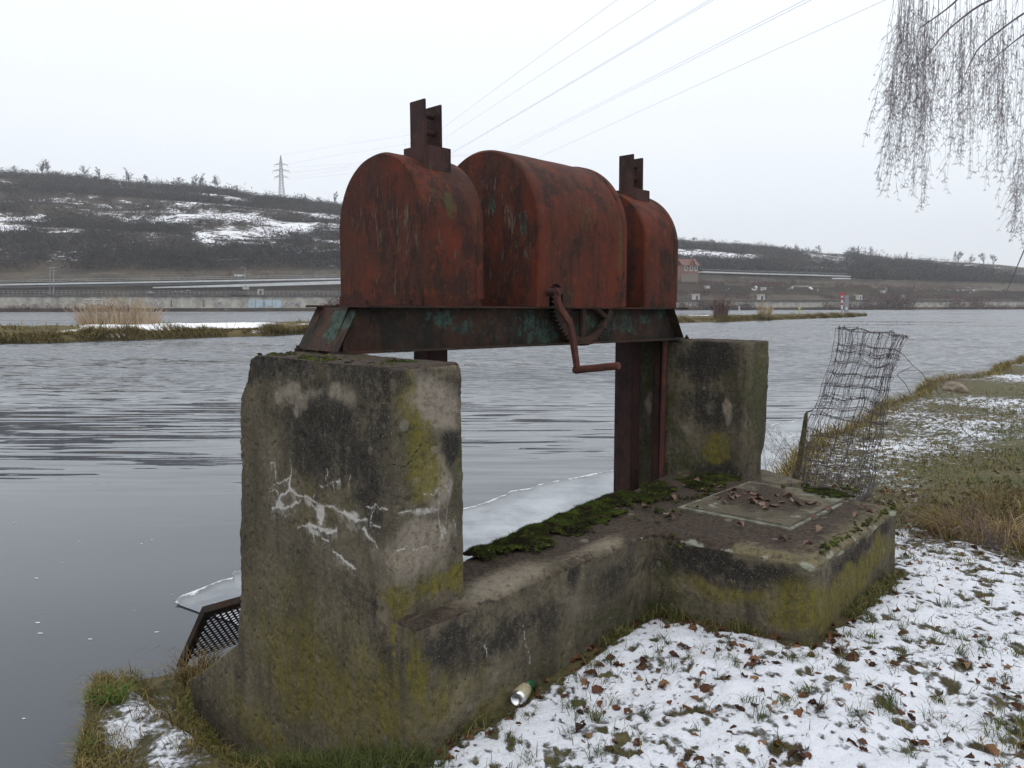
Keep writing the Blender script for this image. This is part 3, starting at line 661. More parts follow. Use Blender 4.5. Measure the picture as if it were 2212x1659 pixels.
hood_mesh(.545, .937, .077, .823, .785, None, [
    (f1, 830, 500, .5, .5, 'lgt', .30), (f1, 880, 500, .05, .22, 'lgt', 0.61), (f1, 900, 520, .035, .16, 'lgt', 0.54), (f1, 862, 545, .035, .10, 'lgt', 0.50), (f1, 835, 540, .03, .1, 'lgt', 0.32), (f1, 880, 430, .04, .08, 'lgt', 0.36),
    (s1, 985, 548, .05, .035, 'lgt', 0.58), (s1, 1000, 560, .03, .03, 'lgt', 0.50), (s1, 1005, 500, .06, .02, 'lgt', 0.36),
    ((H(.7, 0, .75), UP), 925, 350, .01, .01, 'mos', 0.), (s1, 975, 430, .06, .16, 'mos', .95), (s1, 950, 400, .07, .12, 'mos', .8), (s1, 1030, 480, .05, .2, 'mos', .7)],
    [(s1, [(1036, 560), (1035, 590), (1039, 615), (1040, 655)], .006)], 3)
hood_mesh(1.287, 2.079, 0, .90, .90, (1.428, .128, .060), [
    (f2, 1080, 500, .5, .5, 'lgt', .30), (s2, 1250, 520, .6, .4, 'mos', .35), (f2, 1065, 440, .05, .10, 'gpt', 0.56), (f2, 1130, 480, .05, .16, 'gpt', 0.50), (f2, 1115, 530, .03, .08, 'gpt', 0.46), (f2, 1100, 470, .09, .16, 'lgt', 0.54), (f2, 1055, 400, .16, .07, 'lgt', 0.43), (f2, 1135, 540, .05, .14, 'lgt', 0.47),
    (s2, 1340, 540, .05, .3, 'mos', .85), (s2, 1270, 470, .18, .16, 'mos', .62), (s2, 1230, 640, .12, .07, 'mos', .6), (s2, 1290, 600, .1, .12, 'mos', .3)],
    [(s2, [(1349, 560), (1345, 600), (1352, 630), (1351, 655)], .006)], 8)
hood_mesh(2.398, 2.761, .077, .823, .785, None, [
    (s3, 1430, 560, .3, .4, 'lgt', .28), (s3, 1430, 620, .04, .12, 'lgt', 0.29), (s3, 1440, 560, .05, .12, 'lgt', 0.25)], [], 12)

# beam: two channels with bevelled ends, closed by end plates
def rust_obj(mb, name, mat, parent, bevel=.002, blobs=(), sub=0):
    o = mb.build(name, mat, parent, bevel=bevel)
    if sub:
        bm = bmesh.new(); bm.from_mesh(o.data)
        for _ in range(sub):
            long = [e for e in bm.edges if e.calc_length() > .05]
            if not long: break
            bmesh.ops.subdivide_edges(bm, edges=long, cuts=2, use_grid_fill=True)
        bmesh.ops.triangulate(bm, faces=[f for f in bm.faces if len(f.verts) > 4]); bm.to_mesh(o.data); bm.free()
    n = len(o.data.vertices); V = np.empty(n*3, np.float32); o.data.vertices.foreach_get('co', V); V = V.reshape(-1, 3) + np.array(wloc(o))
    A = {k: np.zeros(n) for k in HAT}
    for pl, x, y, rx, rz, a, s in blobs:
        c = onplane(x, y, *pl); e = V - c; e = np.sqrt((e[:, 0]**2 + e[:, 1]**2) / rx**2 + e[:, 2]**2 / rz**2)
        A[a] = np.maximum(A[a], s * (1 - sstep(.2, 1.3, e)))
    for k, a in A.items(): put_attr(o.data, k, a)
    return o
BZ = -.219; TB, TE, TL, TR = 0., 2.77, .11, 2.645
wp = (H(0, .072, 0), -QV)
def channel(qa, qb, qw, blobs):
    b = MB(); s = 1 if qb > qa else -1
    w0, w1 = sorted((qw, qw + s * .010))
    ns = 60                                        # web as strips so the paint masks have points to sit on
    V = []; F = []
    for q in (w0, w1):
        for i in range(ns + 1):
            for j in range(9):
                z = BZ + .010 + (-.008 - BZ - .012) * j / 8; k = (z - BZ) / -BZ
                ta, tb = TB + (TL - TB) * k, TE + (TR - TE) * k
                V.append(H(ta + (tb - ta) * i / ns, q, z))
    m = (ns + 1) * 9
    for i in range(ns):
        for j in range(8):
            a = i*9 + j; F += [(a, a+9, a+10, a+1), (m+a, m+a+1, m+a+10, m+a+9)]
    for j in range(8):
        for a in (j, ns*9 + j): F.append((a, a+1, m+a+1, m+a))
    b.add(V, F)
    b.hbox(TB, TE, *sorted((qa, qw + s * .011)), BZ, BZ + .011)
    b.hbox(.06, 2.80, *sorted((qa, qw + s * .011)), -.010, 0)
    return rust_obj(b, 'channel_beam', M['beam'], HOIST, .0015, blobs)
channel(0, .085, .075, [(wp, 1230, 700, 1.15, .20, 'gpt', .56), (wp, 960, 690, .16, .07, 'gpt', .72), (wp, 1000, 708, .12, .06, 'gpt', .72), (wp, 900, 680, .09, .05, 'gpt', .5), (wp, 1395, 690, .12, .05, 'gpt', .75), (wp, 1430, 680, .08, .06, 'gpt', .7), (wp, 1345, 710, .12, .05, 'gpt', .72), (wp, 1450, 700, .05, .06, 'gpt', .45), (wp, 1120, 690, .15, .06, 'gpt', .4), (wp, 1260, 690, .1, .06, 'gpt', .6), (wp, 810, 700, .05, .05, 'gpt', .3), (wp, 1040, 680, .1, .06, 'mos', .3)])
channel(.374, .29, .299, [])
def end_plate(ta, tb, blobs):
    V = []; F = []; n = 14; dt = -.008 if tb > ta else .008
    for o_ in (0, 1):
        for i in range(n + 1):
            for j in range(n + 1):
                k = i / n; V.append(H(ta + (tb - ta) * k + o_ * dt * -1, .012 + .35 * j / n, BZ + .012 - (BZ + .022) * k))
    m = (n+1)**2
    for i in range(n):
        for j in range(n):
            a = i*(n+1) + j; F += [(a, a+1, a+n+2, a+n+1), (m+a, m+a+n+1, m+a+n+2, m+a+1)]
    b = MB(); b.add(V, F)
    return rust_obj(b, 'end_plate', M['beam'], HOIST, 0, blobs)
ep = (H(.05, 0, 0), -DV)
end_plate(TB + .003, TL + .003, [(ep, 730, 690, .15, .065, 'gpt', 1.05), (ep, 718, 722, .10, .06, 'gpt', .8), (ep, 690, 745, .08, .02, 'lgt', .2)])
end_plate(TE - .003, TR - .003, [])
bp_ = MB(); bp_.hbox(-.03, .14, -.02, .40, BZ - .014, BZ - .001); rust_obj(bp_, 'base_plate', M['beam'], HOIST)
bp_ = MB(); bp_.hbox(2.66, 2.86, -.02, .40, BZ - .014, BZ - .001); rust_obj(bp_, 'base_plate', M['beam'], HOIST)
def nut(p, r=.016, h=.018, ax=UP):
    b = MB(); b.tube([p, p + ax * h], r, 6); b.tube([p + ax * h, p + ax * (h + .012)], r * .5, 8)
    return rust_obj(b, 'bolt', M['rack'], HOIST, 0)
for t, q in ((.045, .03), (.02, .20), (-.012, .33), (2.83, .03), (2.83, .34)): nut(H(t, q, BZ + .012 if t > .03 and t < 2 else BZ))
for t in (.60, .88): pass
for q in (.17, .55): nut(H(.528, q, .006), .011, .010)
for q in (.10, .22): nut(H(1.270, q, .006), .011, .010)

# lifting racks: two flat bars joined by pins, coming up through a collar
def rack(t, q, ztop, zc, w=.122, gap=.105):
    root_b = MB()
    for k, dz in ((-1, 0), (1, -.012)):
        tt = t + k * gap / 2; lean = .012
        a = [H(tt - .0065, q - w/2, -.3), H(tt + .0065, q - w/2, -.3), H(tt + .0065, q + w/2, -.3), H(tt - .0065, q + w/2, -.3)]
        b = [H(tt - .0065 + lean*0, q - w/2 + .008, ztop + dz), H(tt + .0065, q - w/2 + .008, ztop + dz), H(tt + .0065, q + w/2 + .008, ztop + dz), H(tt - .0065, q + w/2 + .008, ztop + dz)]
        root_b.hexa(a + b)
    o = rust_obj(root_b, 'rack', M['rack'], HOIST, .003)
    z = ztop - .065
    while z > zc - .1:
        p = MB(); p.tube([H(t - gap/2, q + .004, z), H(t + gap/2, q + .004, z)], .0165, 12); rust_obj(p, 'rack_pin', M['rack'], o, 0); z -= .085
    c = MB(); s, hq = gap/2 + .032, w/2 + .030
    for a in ((t - s, t - s + .012, q - hq, q + hq), (t + s - .012, t + s, q - hq, q + hq), (t - s + .012, t + s - .012, q - hq, q - hq + .012), (t - s + .012, t + s - .012, q + hq - .012, q + hq)):
        c.hbox(*a, zc - .17, zc)
    rust_obj(c, 'rack_collar', M['rack'], HOIST, .002)
rack(.741, .285, 1.048, .812)
rack(2.58, .335, 1.035, .800)

# gear wheel in front of the beam web; darker greenish paint also carries its shade
def gear(t, q, z, R, w, nt=64):
    b = MB(); V = []; F = []; prof = []
    for i in range(nt * 4):
        a = 2 * math.pi * i / (nt * 4); k = i % 4; prof.append((a, R if k in (1, 2) else R - .020))
    n = len(prof)
    for rr in (None, R - .052):
        for qq in (q, q + w):
            for a, ro in prof:
                r = rr or ro; V.append(H(t + r * math.cos(a), qq, z + r * math.sin(a)))
    for i in range(n):
        j = (i + 1) % n
        F += [(i, j, n + j, n + i), (2*n + i, 3*n + i, 3*n + j, 2*n + j), (i, 2*n + i, 2*n + j, j), (n + i, n + j, 3*n + j, 3*n + i)]
    b.add(V, F); g = rust_obj(b, 'gear_wheel', M['beam'], HOIST, 0)
    for k in range(6):
        a = math.pi / 6 + k * math.pi / 3; s = MB(); p0 = H(t + .04*math.cos(a), q + w/2, z + .04*math.sin(a)); p1 = H(t + (R-.05)*math.cos(a), q + w/2, z + (R-.05)*math.sin(a))
        s.tube([p0, p1], [.024, .017], 8); rust_obj(s, 'spoke', M['beam'], g, 0)
    h = MB(); h.tube([H(t, q - .01, z), H(t, q + w + .01, z)], .05, 20); rust_obj(h, 'hub', M['crank'], g, 0)
gear(1.705, .014, .066, .296, .040)

# crank
cq = -.075; cpl = (H(0, cq, 0), -QV)
def ca(x, y): return onplane(x, y, *cpl)
b = MB(); pts = [ca(1203, 622), ca(1205, 650), ca(1211, 668), ca(1230, 696), ca(1235, 716), ca(1240, 750), ca(1248, 806)]
n = len(pts); w = [.017, .019, .021, .022, .022, .021, .019]
V = []
for i, p in enumerate(pts):
    d = pts[min(i+1, n-1)] - pts[max(i-1, 0)]; d /= np.linalg.norm(d); sd = np.cross(d, QV); sd /= np.linalg.norm(sd)
    for a, c in ((-1, -1), (1, -1), (1, 1), (-1, 1)): V.append(p + sd * a * w[i] + QV * c * .012)
F = [(i*4 + k, i*4 + (k+1) % 4, (i+1)*4 + (k+1) % 4, (i+1)*4 + k) for i in range(n-1) for k in range(4)] + [(3, 2, 1, 0), (4*n-4, 4*n-3, 4*n-2, 4*n-1)]
b.add(V, F); crank = rust_obj(b, 'crank_arm', M['crank'], HOIST, .004, [(cpl, 1204, 632, .03, .03, 'lgt', 1.1)])
b = MB(); e0 = ca(1246, 799); b.tube([e0 + QV * .02, e0, e0 - QV * .30 + UP * .040], [.020, .0215, .0215], 20); rust_obj(b, 'crank_handle', M['crank'], crank, .002)
b = MB(); b.tube([ca(1204, 630) - QV * .02, ca(1204, 630) + QV * .5], .020, 16); rust_obj(b, 'crank_shaft', M['rack'], crank, 0)

# gate guides below the racks and a pipe on the far pier
def guide(t, q, label, base_z=-.5):
    r = empty('gate_guide', H0(t, q, 0), label, 'steel guide', 'steel gate guides')
    c = MB(); c.hbox(t - .05, t - .038, q - .072, q + .072, base_z, EYE + BZ - .004, H0); rust_obj(c, 'face_plate', M['rack'], r)
    c = MB(); c.hbox(t - .0375, t + .055, q - .071, q - .06, base_z, EYE + BZ - .006, H0); rust_obj(c, 'side_flange', M['rack'], r)
    c = MB(); c.hbox(t - .0375, t + .055, q + .06, q + .071, base_z, EYE + BZ - .006, H0); rust_obj(c, 'side_flange', M['rack'], r)
guide(.741, .27, 'dark steel guide end showing under the beam behind the nearest pier')
guide(2.575, .345, 'tall rusty steel guide column standing at the left side of the farther pier')
b = MB(); b.tube([H0(2.655, .10, TOPW - .15), H0(2.66, .094, EYE + BZ - .01)], .019, 14); o = rust_obj(b, 'rusty_pipe', M['crank'], None, 0)
tag(o, 'thin rusty upright pipe against the face of the farther pier', 'pipe')
b = MB(); b.hbox(2.665, 2.70, .135, .195, TOPW - .2, EYE - .25, H0); o = rust_obj(b, 'rusty_flat_bar', M['rack'], None)
tag(o, 'dark upright steel bar set beside the pipe on the farther pier', 'steel bar')
# ------------------------------------------------------------------ bank ground
def nshore(u):
    return np.interp(u, [-6, -3, -1.5, -.8, -.47, -.35, -.2, -.05, .12, .3, .55, .75, 2.9, 3.3, 4.2, 5.3, 7.5, 10, 12, 13.4, 16, 19, 23, 40], [-3, -1, .2, 1.35, 2.05, 2.36, 2.68, 2.72, 2.7, 2.55, 2.3, .3, .4, .5, .95, 1.15, 1.75, 1.93, 2.35, 2.2, 2.7, 2.25, 2.6, 3.2])
def gheight(u, n):
    u = np.asarray(u, float); n = np.asarray(n, float)
    z = .66 + .07 * np.clip(u, -.5, 1.6) + .06 * np.clip(-n, 0, .9) + .012 * np.clip(-n - .9, 0, 12)
    z = z - .035 * np.clip(u - 3, 0, 6)/6*2
    # left of the pier the bank drops towards the water and ends in a grassy knob
    left = np.maximum(1 - sstep(-.02, .35, u), (n > 1.0) & (u < 1.0))
    prof = np.interp(n, [-.4, .0, .25, .7, 1.15, 1.6, 1.9, 2.25, 2.5], [.68, .66, .56, .34, .10, .06, .10, .16, .12])
    knob = np.interp(n, [-.4, .0, .25, .7, 1.1, 1.5, 1.9, 2.25, 2.6], [.67, .66, .58, .42, .33, .31, .32, .30, .22])
    off = 1 - sstep(-.22, -.01, u)
    zl = prof * (1 - off) + knob * off
    zl = np.maximum(zl, (.26 * np.exp(-((u + .10)**2 / .03 + (n - 2.3)**2 / .06))))
    z = np.where(n > -.4, z * (1 - left) + zl * left, z)
    d = nshore(u) - n
    return z, d
def gz(X, Y):
    P = np.stack([np.asarray(X, float), np.asarray(Y, float), np.zeros_like(np.asarray(X, float))], 1); u, n = un(P)
    z, d = gheight(u, n); wob = (fbm(P, .9, 3, 61) - .5) * .30; dd = d + wob
    z = z + (fbm(P, .55, 3, 51) - .5) * .10 * sstep(2.2, 5, u) + (fbm(P, 3.2, 3, 52) - .5) * .05
    k = sstep(-.02, .22, dd)
    return z * k + (1 - k) * np.minimum(z, -.45) , dd, u, n
def ground():
    def axis(segs):
        out = []
        for a, b, s in segs: out += list(np.arange(a, b, s))
        return np.array(out)
    us = axis([(-9, -3, .25), (-3, -2, .05), (-2, 4.2, .019), (4.2, 8, .04), (8, 16, .09), (16, 34, .22), (34, 60, .8)])
    ns = axis([(-40, -16, .8), (-16, -6, .22), (-6, -3, .06), (-3, 3.4, .02)])
    U, N = np.meshgrid(us, ns, indexing='ij'); sh = U.shape
    P = W0 + U.reshape(-1, 1) * UW + N.reshape(-1, 1) * NW
    z, dd, u, n = gz(P[:, 0], P[:, 1]); P[:, 2] = z
    fine = (fbm(P, 9, 4, 71) - .5)
    # snow cover
    sn = np.full(len(P), .74)
    far = sstep(2.9, 4.2, u)
    big = fbm(P, .55, 4, 81)
    sn -= .10 * sstep(.55, .8, fbm(P, 2.2, 3, 82)) + .36 * sstep(.62, .76, fbm(P * [1, 1, 0], 15, 3, 33, .6)) + .30 * sstep(.52, .75, fbm(P, 34, 3, 34))
    zone = np.exp(-((n - .45 + .05*u)**2) / 1.1) * sstep(4, 6, u)         # snow strip next to the shore
    green = np.exp(-((n + 1.2)**2) / 2.2) * sstep(4.4, 6.0, u)
    brown = np.exp(-((n + 1.6)**2 / 1.7 + (u - 5.2)**2 / 2.2))
    sn = sn - far * (.30 + .9 * (big - .5)) + zone * .20 - green * .34 - brown * .24
    sn -= .6 * (1 - sstep(.10, .42, dd)) * sstep(2.4, 3.2, u)              # bare tufted lip of the bank
    lft = np.where(((u < .55) & (n > .5)) | ((u < .0) & (n > .1)), 1., 0.)
    strip = np.exp(-((u + .22 - .24 * (n - 1.73) + .5 * (fbm(P, 2.5, 3, 88) - .5))**2) / .045) * (.15 + 1.35 * fbm(P, 6, 4, 89)) * sstep(.9, 1.2, n) * (1 - sstep(2.1, 2.35, n))
    sn = np.where(lft > .5, .08 + .54 * strip, sn)
    wd = segdist(P[:, :2], WALLPOLY + [WALLPOLY[0]])
    sn -= .55 * (1 - sstep(.01, .09, wd + (fbm(P, 6, 3, 90) - .5) * .08))
    grs = np.clip(.55 + 1.4 * (fbm(P, .8, 3, 91) - .5) + .5 * green - .5 * brown, 0, 1); grs = np.where(lft > .5, .75, grs)
    P[:, 2] += fine * (.040 * sstep(.3, .7, sn) + .014) + (fbm(P, 26, 2, 73) - .5) * .010 + sstep(.45, .6, sn) * .008
    F0 = np.arange(len(P)).reshape(sh); F = np.stack([F0[:-1, :-1], F0[1:, :-1], F0[1:, 1:], F0[:-1, 1:]], -1).reshape(-1, 4)
    ok = (dd.reshape(sh)[:-1, :-1].ravel() > -.7) ; F = F[ok]
    o = mk('ground', P, F, M['ground'], smooth=True, attrs={'snow': sn, 'grs': grs}); tag(o, kind='structure')
    return dict(P=P, sn=sn, u=u, n=n, dd=dd, grs=grs, wd=wd)
G = ground()
def inside_wall(X, Y):
    poly = WALLPOLY; c = np.zeros(len(X), bool); j = len(poly) - 1
    for i in range(len(poly)):
        xi, yi = poly[i]; xj, yj = poly[j]
        c ^= ((yi > Y) != (yj > Y)) & (X < (xj - xi) * (Y - yi) / (yj - yi + 1e-12) + xi); j = i
    t, q = tq(np.stack([X, Y, 0*X], 1))
    c |= (t > -.27) & (t < .1) & (q > -.75) & (q < 1.2)
    c |= (t > 2.66) & (t < 3.02) & (q > -.53) & (q < .58)
    return c
def scatter(n, ur, nr, seed, keep=None):
    g = np.random.default_rng(seed); u = g.uniform(*ur, n); v = g.uniform(*nr, n)
    P = W0 + u[:, None] * UW + v[:, None] * NW; z, dd, uu, nn = gz(P[:, 0], P[:, 1]); P[:, 2] = z + (fbm(P * [1, 1, 0] + [0, 0, 1.], 9, 4, 71) - .5) * .036
    ok = (dd > .06) & ~inside_wall(P[:, 0], P[:, 1])
    if keep is not None: ok &= keep(P, uu, nn, dd, g)
    return P[ok], uu[ok], nn[ok], dd[ok]
def pix(P):
    d = P - ORI; f = d[:, 1] * CP - d[:, 2] * SP; u = d[:, 1] * SP + d[:, 2] * CP
    return 1106 + FPX * d[:, 0] / f, 829.5 - FPX * u / f, f
def grass_obj(name, sets, mat, label, cat, kind='stuff', base=None):
    VV = []; FF = []; TT = []; n0 = 0
    for V, F, t in sets: VV.append(V); FF.append(F + n0); TT.append(t); n0 += len(V)
    o = mk(name, np.concatenate(VV), np.concatenate(FF), mat, base=base, attrs={'tint': np.concatenate(TT)})
    return tag(o, label, cat, None, kind)
def leanv(n, g, s=.5, dirn=None):
    L = g.normal(0, s, (n, 2))
    if dirn is not None: L += np.array(dirn)
    return L
def lawn():
    g = np.random.default_rng(5); sets = []
    # sparse blades poking through the snow in clumps
    P, u, n, dd = scatter(36000, (-2.2, 5.5), (-4.2, 0.1), 21, lambda P, u, n, d, g: (fbm(P * [1, 1, 0], 15, 3, 33, .6) > .60) | (g.random(len(P)) < .08))
    sets.append(blades(P, g.uniform(.025, .075, len(P)), g.uniform(.0018, .0034, len(P)), leanv(len(P), g, .55), .6, 1))
    for c_ in scatter(760, (-1.8, 4.5), (-3.8, .0), 29)[0]:
        m = int(g.integers(12, 42)); q = np.repeat(c_[None], m, 0) + np.c_[g.normal(0, .016, (m, 2)), np.zeros(m)]
        V, F, t = blades(q, g.uniform(.02, .07, m) * g.uniform(.6, 1.2), g.uniform(.0018, .0034, m), leanv(m, g, .6), .7, int(g.integers(1e6))); sets.append((V, F, t * g.uniform(.4, 1)))
    # dense fringe at the foot of the wall
    def nearwall(P, u, n, d, g):
        w = segdist(P[:, :2], WALLPOLY[:5]); return (w < .035 + .09 * fbm(P, 4, 2, 3)) & (fbm(P, 4.5, 3, 14) > .57)
    P, u, n, dd = scatter(42000, (-.3, 3.1), (-1.0, .15), 22, nearwall)
    sets.append(blades(P, g.uniform(.03, .09, len(P)), g.uniform(.002, .004, len(P)), leanv(len(P), g, .5), .6, 2))
    # greener turf farther along the bank
    P, u, n, dd = scatter(60000, (4.0, 16), (-6, 2.2), 23, lambda P, u, n, d, g: (np.exp(-((n + 1.2)**2) / 2.4) > g.random(len(P)) * 1.1) & (fbm(P, 1.1, 3, 35) > .40))
    V, F, t = blades(P, g.uniform(.03, .09, len(P)), g.uniform(.004, .008, len(P)), leanv(len(P), g, .7), .7, 3); sets.append((V, F, t * .75))
    # foot of the near pier, bottom of the frame
    def foot(P, u, n, d, g): return (u < 0.03) & (fbm(P, 3, 2, 15) > .45)
    P, u, n, dd = scatter(4200, (-.22, .05), (-.1, 1.1), 24, foot)
    V, F, t = blades(P, g.uniform(.04, .12, len(P)), g.uniform(.002, .004, len(P)), leanv(len(P), g, .5), .6, 4); sets.append((V, F, t * .6))
    grass_obj('grass', sets, M['grass'], 'short green grass poking through the snow on the bank', 'grass')
    # brown and yellow grass: knob on the left, lip of the bank, flattened turf
    sets = []
    def knob(P, u, n, d, g): return (np.abs(u + .22 - .24 * (n - 1.73) + .5 * (fbm(P * [1, 1, 0], 2.5, 3, 88) - .5)) > .24 * g.random(len(P)) + .02)
    P, u, n, dd = scatter(52000, (-1.3, .75), (.55, 2.72), 25, knob)
    sets.append(blades(P, g.uniform(.03, .10, len(P)), g.uniform(.002, .0042, len(P)), leanv(len(P), g, .6, (-.1, -.15)), .9, 5))
    P, u, n, dd = scatter(90000, (2.95, 26), (-.5, 3.0), 26, lambda P, u, n, d, g: (d < .5 * g.random(len(P)) + .1))
    sets.append(blades(P, g.uniform(.08, .24, len(P)), g.uniform(.004, .010, len(P)), leanv(len(P), g, .5, (-.3, .25)), .9, 6))
    P, u, n, dd = scatter(60000, (3.0, 15), (-6, 1.6), 27, lambda P, u, n, d, g: fbm(P, .9, 3, 37) > .52)
    sets.append(blades(P, g.uniform(.015, .05, len(P)), g.uniform(.004, .008, len(P)), leanv(len(P), g, .9), 1., 7))
    grass_obj('withered_grass', sets, M['bank_grass'], 'withered yellow brown grass along the edge of the bank', 'grass')
lawn()
def knob_green():
    g = np.random.default_rng(15)
    P, u, n, dd = scatter(26000, (-1.2, .7), (.6, 2.72), 61, lambda P, u, n, d, g: (fbm(P * [1, 1, 0], 3.2, 3, 62) > .54) & (np.abs(u + .22 - .24 * (n - 1.73) + .5 * (fbm(P * [1, 1, 0], 2.5, 3, 88) - .5)) > .19))
    V, F, t = blades(P, g.uniform(.02, .07, len(P)), g.uniform(.002, .0045, len(P)), leanv(len(P), g, .6), .8, 63)
    grass_obj('grass', [(V, F, t * .7)], M['fresh'], 'mossy green grass patches on the small bank left of the nearest pier', 'grass')
knob_green()
def _t(): pass
def tuft(name, p, n, h, spread, mat, label, seed, lean=.5, w=(.0025, .005), dirn=None, cat='grass tuft', tint=1., t0=0.):
    g = np.random.default_rng(seed); r = np.sqrt(g.random(n)) * spread; a = g.uniform(0, 2*np.pi, n)
    P = np.stack([p[0] + r*np.cos(a), p[1] + r*np.sin(a), np.zeros(n)], 1); P[:, 2] = gz(P[:, 0], P[:, 1])[0] - .01
    L = g.normal(0, lean, (n, 2)) + np.stack([np.cos(a), np.sin(a)], 1) * (r / spread)[:, None] * .5
    if dirn: L += np.array(dirn)
    V, F, t = blades(P, g.uniform(.5, 1, n) * h, g.uniform(*w, n), L, .9, seed)
    o = mk(name, V, F, mat, base=(p[0], p[1], gz(np.array([p[0]]), np.array([p[1]]))[0][0]), attrs={'tint': t0 + t * tint}); return tag(o, label, cat)
c = z3(atz(1402, 1306, .79), .79); tuft('grass_tuft', c + np.array([.03, -.06, 0]), 130, .22, .06, M['grass'], 'long green grass tuft in the inner corner where wall meets chamber', 41, .35, tint=.5)
p = atz(2120, 1150, .84); tuft('dry_tussock', p, 900, .30, .30, M['straw'], 'large dry brown grass tussock on the snowy bank right of the chamber', 42, .5, (.003, .006))
p = atz(2060, 1130, .84); tuft('dry_tussock', p, 260, .22, .2, M['straw'], 'small dry grass tussock left of the large brown one', 43, .6, (.003, .005))
p = atz(2190, 1085, .84); tuft('dry_tussock', p, 350, .24, .35, M['straw'], 'dry grass tussock behind the large brown one, at the picture edge', 46, .6, (.003, .005))
p = atz(2195, 1655, .72); tuft('grass_tuft', p, 160, .10, .10, M['grass'], 'yellow green grass tuft in the snow at the lower right corner', 44, .5, tint=.8, t0=.2)
p = atz(240, 1510, .31); tuft('grass_tuft', p, 300, .11, .075, M['fresh'], 'bright green grass tuft on the small bank left of the nearest pier', 45, .5, tint=.35, t0=.28)
p = atz(490, 1425, .30); tuft('grass_tuft', p, 200, .12, .09, M['fresh'], 'green grass tuft growing against the sloping foot of the nearest pier', 47, .5, tint=.5, t0=.2)
p = atz(430, 1410, .30); tuft('dry_tussock', p, 240, .30, .10, M['straw'], 'dry straw tuft in front of the perforated screen', 48, .5, tint=.8)

p = atz(485, 1385, .2); tuft('grass_tuft', p, 260, .22, .13, M['grass'], 'dark green weeds growing in front of the perforated screen', 49, .5, tint=.4)
# leaves -----------------------------------------------------------
def leaf_mesh(seed):
    g = np.random.default_rng(seed); n = 9; m = 5; V = []; F = []
    curl = g.uniform(.8, 2.6) * g.choice([-1, 1]); fold = g.uniform(.5, 2.2); tw = g.uniform(-1, 1)
    for i in range(n):
        a = i / (n - 1); wid = .42 * math.sin(math.pi * min(1, a * .93 + .04))**.8 * (1 + .12 * math.sin(a * 19 + seed))
        for j in range(m):
            b = (j / (m - 1) - .5) * 2; x = a - .5; y = b * wid
            th = fold * b * .6; z = abs(b) * wid * math.sin(fold * .6) + .10 * curl * (x * x * 2) + .05 * math.sin(b * 5 + a * 7 + seed)
            y = y * math.cos(fold * .35); V.append((x, y * math.cos(tw*x) - z*math.sin(tw*x), z * math.cos(tw*x) + y*math.sin(tw*x)))
    for i in range(n - 1):
        for j in range(m - 1): F.append((i*m + j, (i+1)*m + j, (i+1)*m + j + 1, i*m + j + 1))
    V = np.array(V); V[:, 2] -= V[:, 2].min()
    me = bpy.data.meshes.new('fallen_leaf'); me.from_pydata([tuple(v) for v in V], [], F); me.materials.append(M['leaf'])
    me.polygons.foreach_set('use_smooth', [True] * len(me.polygons)); return me
LEAF = [leaf_mesh(i) for i in range(9)]
PLEAF = []
for _m in LEAF[:6]:
    _c = _m.copy(); _c.materials[0] = M['pleaf']; PLEAF.append(_c)
def put_leaf(P, size, g, label, grp, tilt=.5, lib=LEAF):
    o = bpy.data.objects.new('fallen_leaf', lib[int(g.integers(0, len(lib)))]); COL.objects.link(o)
    o.location = P; o.scale = (size, size, size); o.rotation_euler = (g.normal(0, tilt), g.normal(0, tilt), g.uniform(0, 6.28)); return tag(o, label, 'leaf', grp)
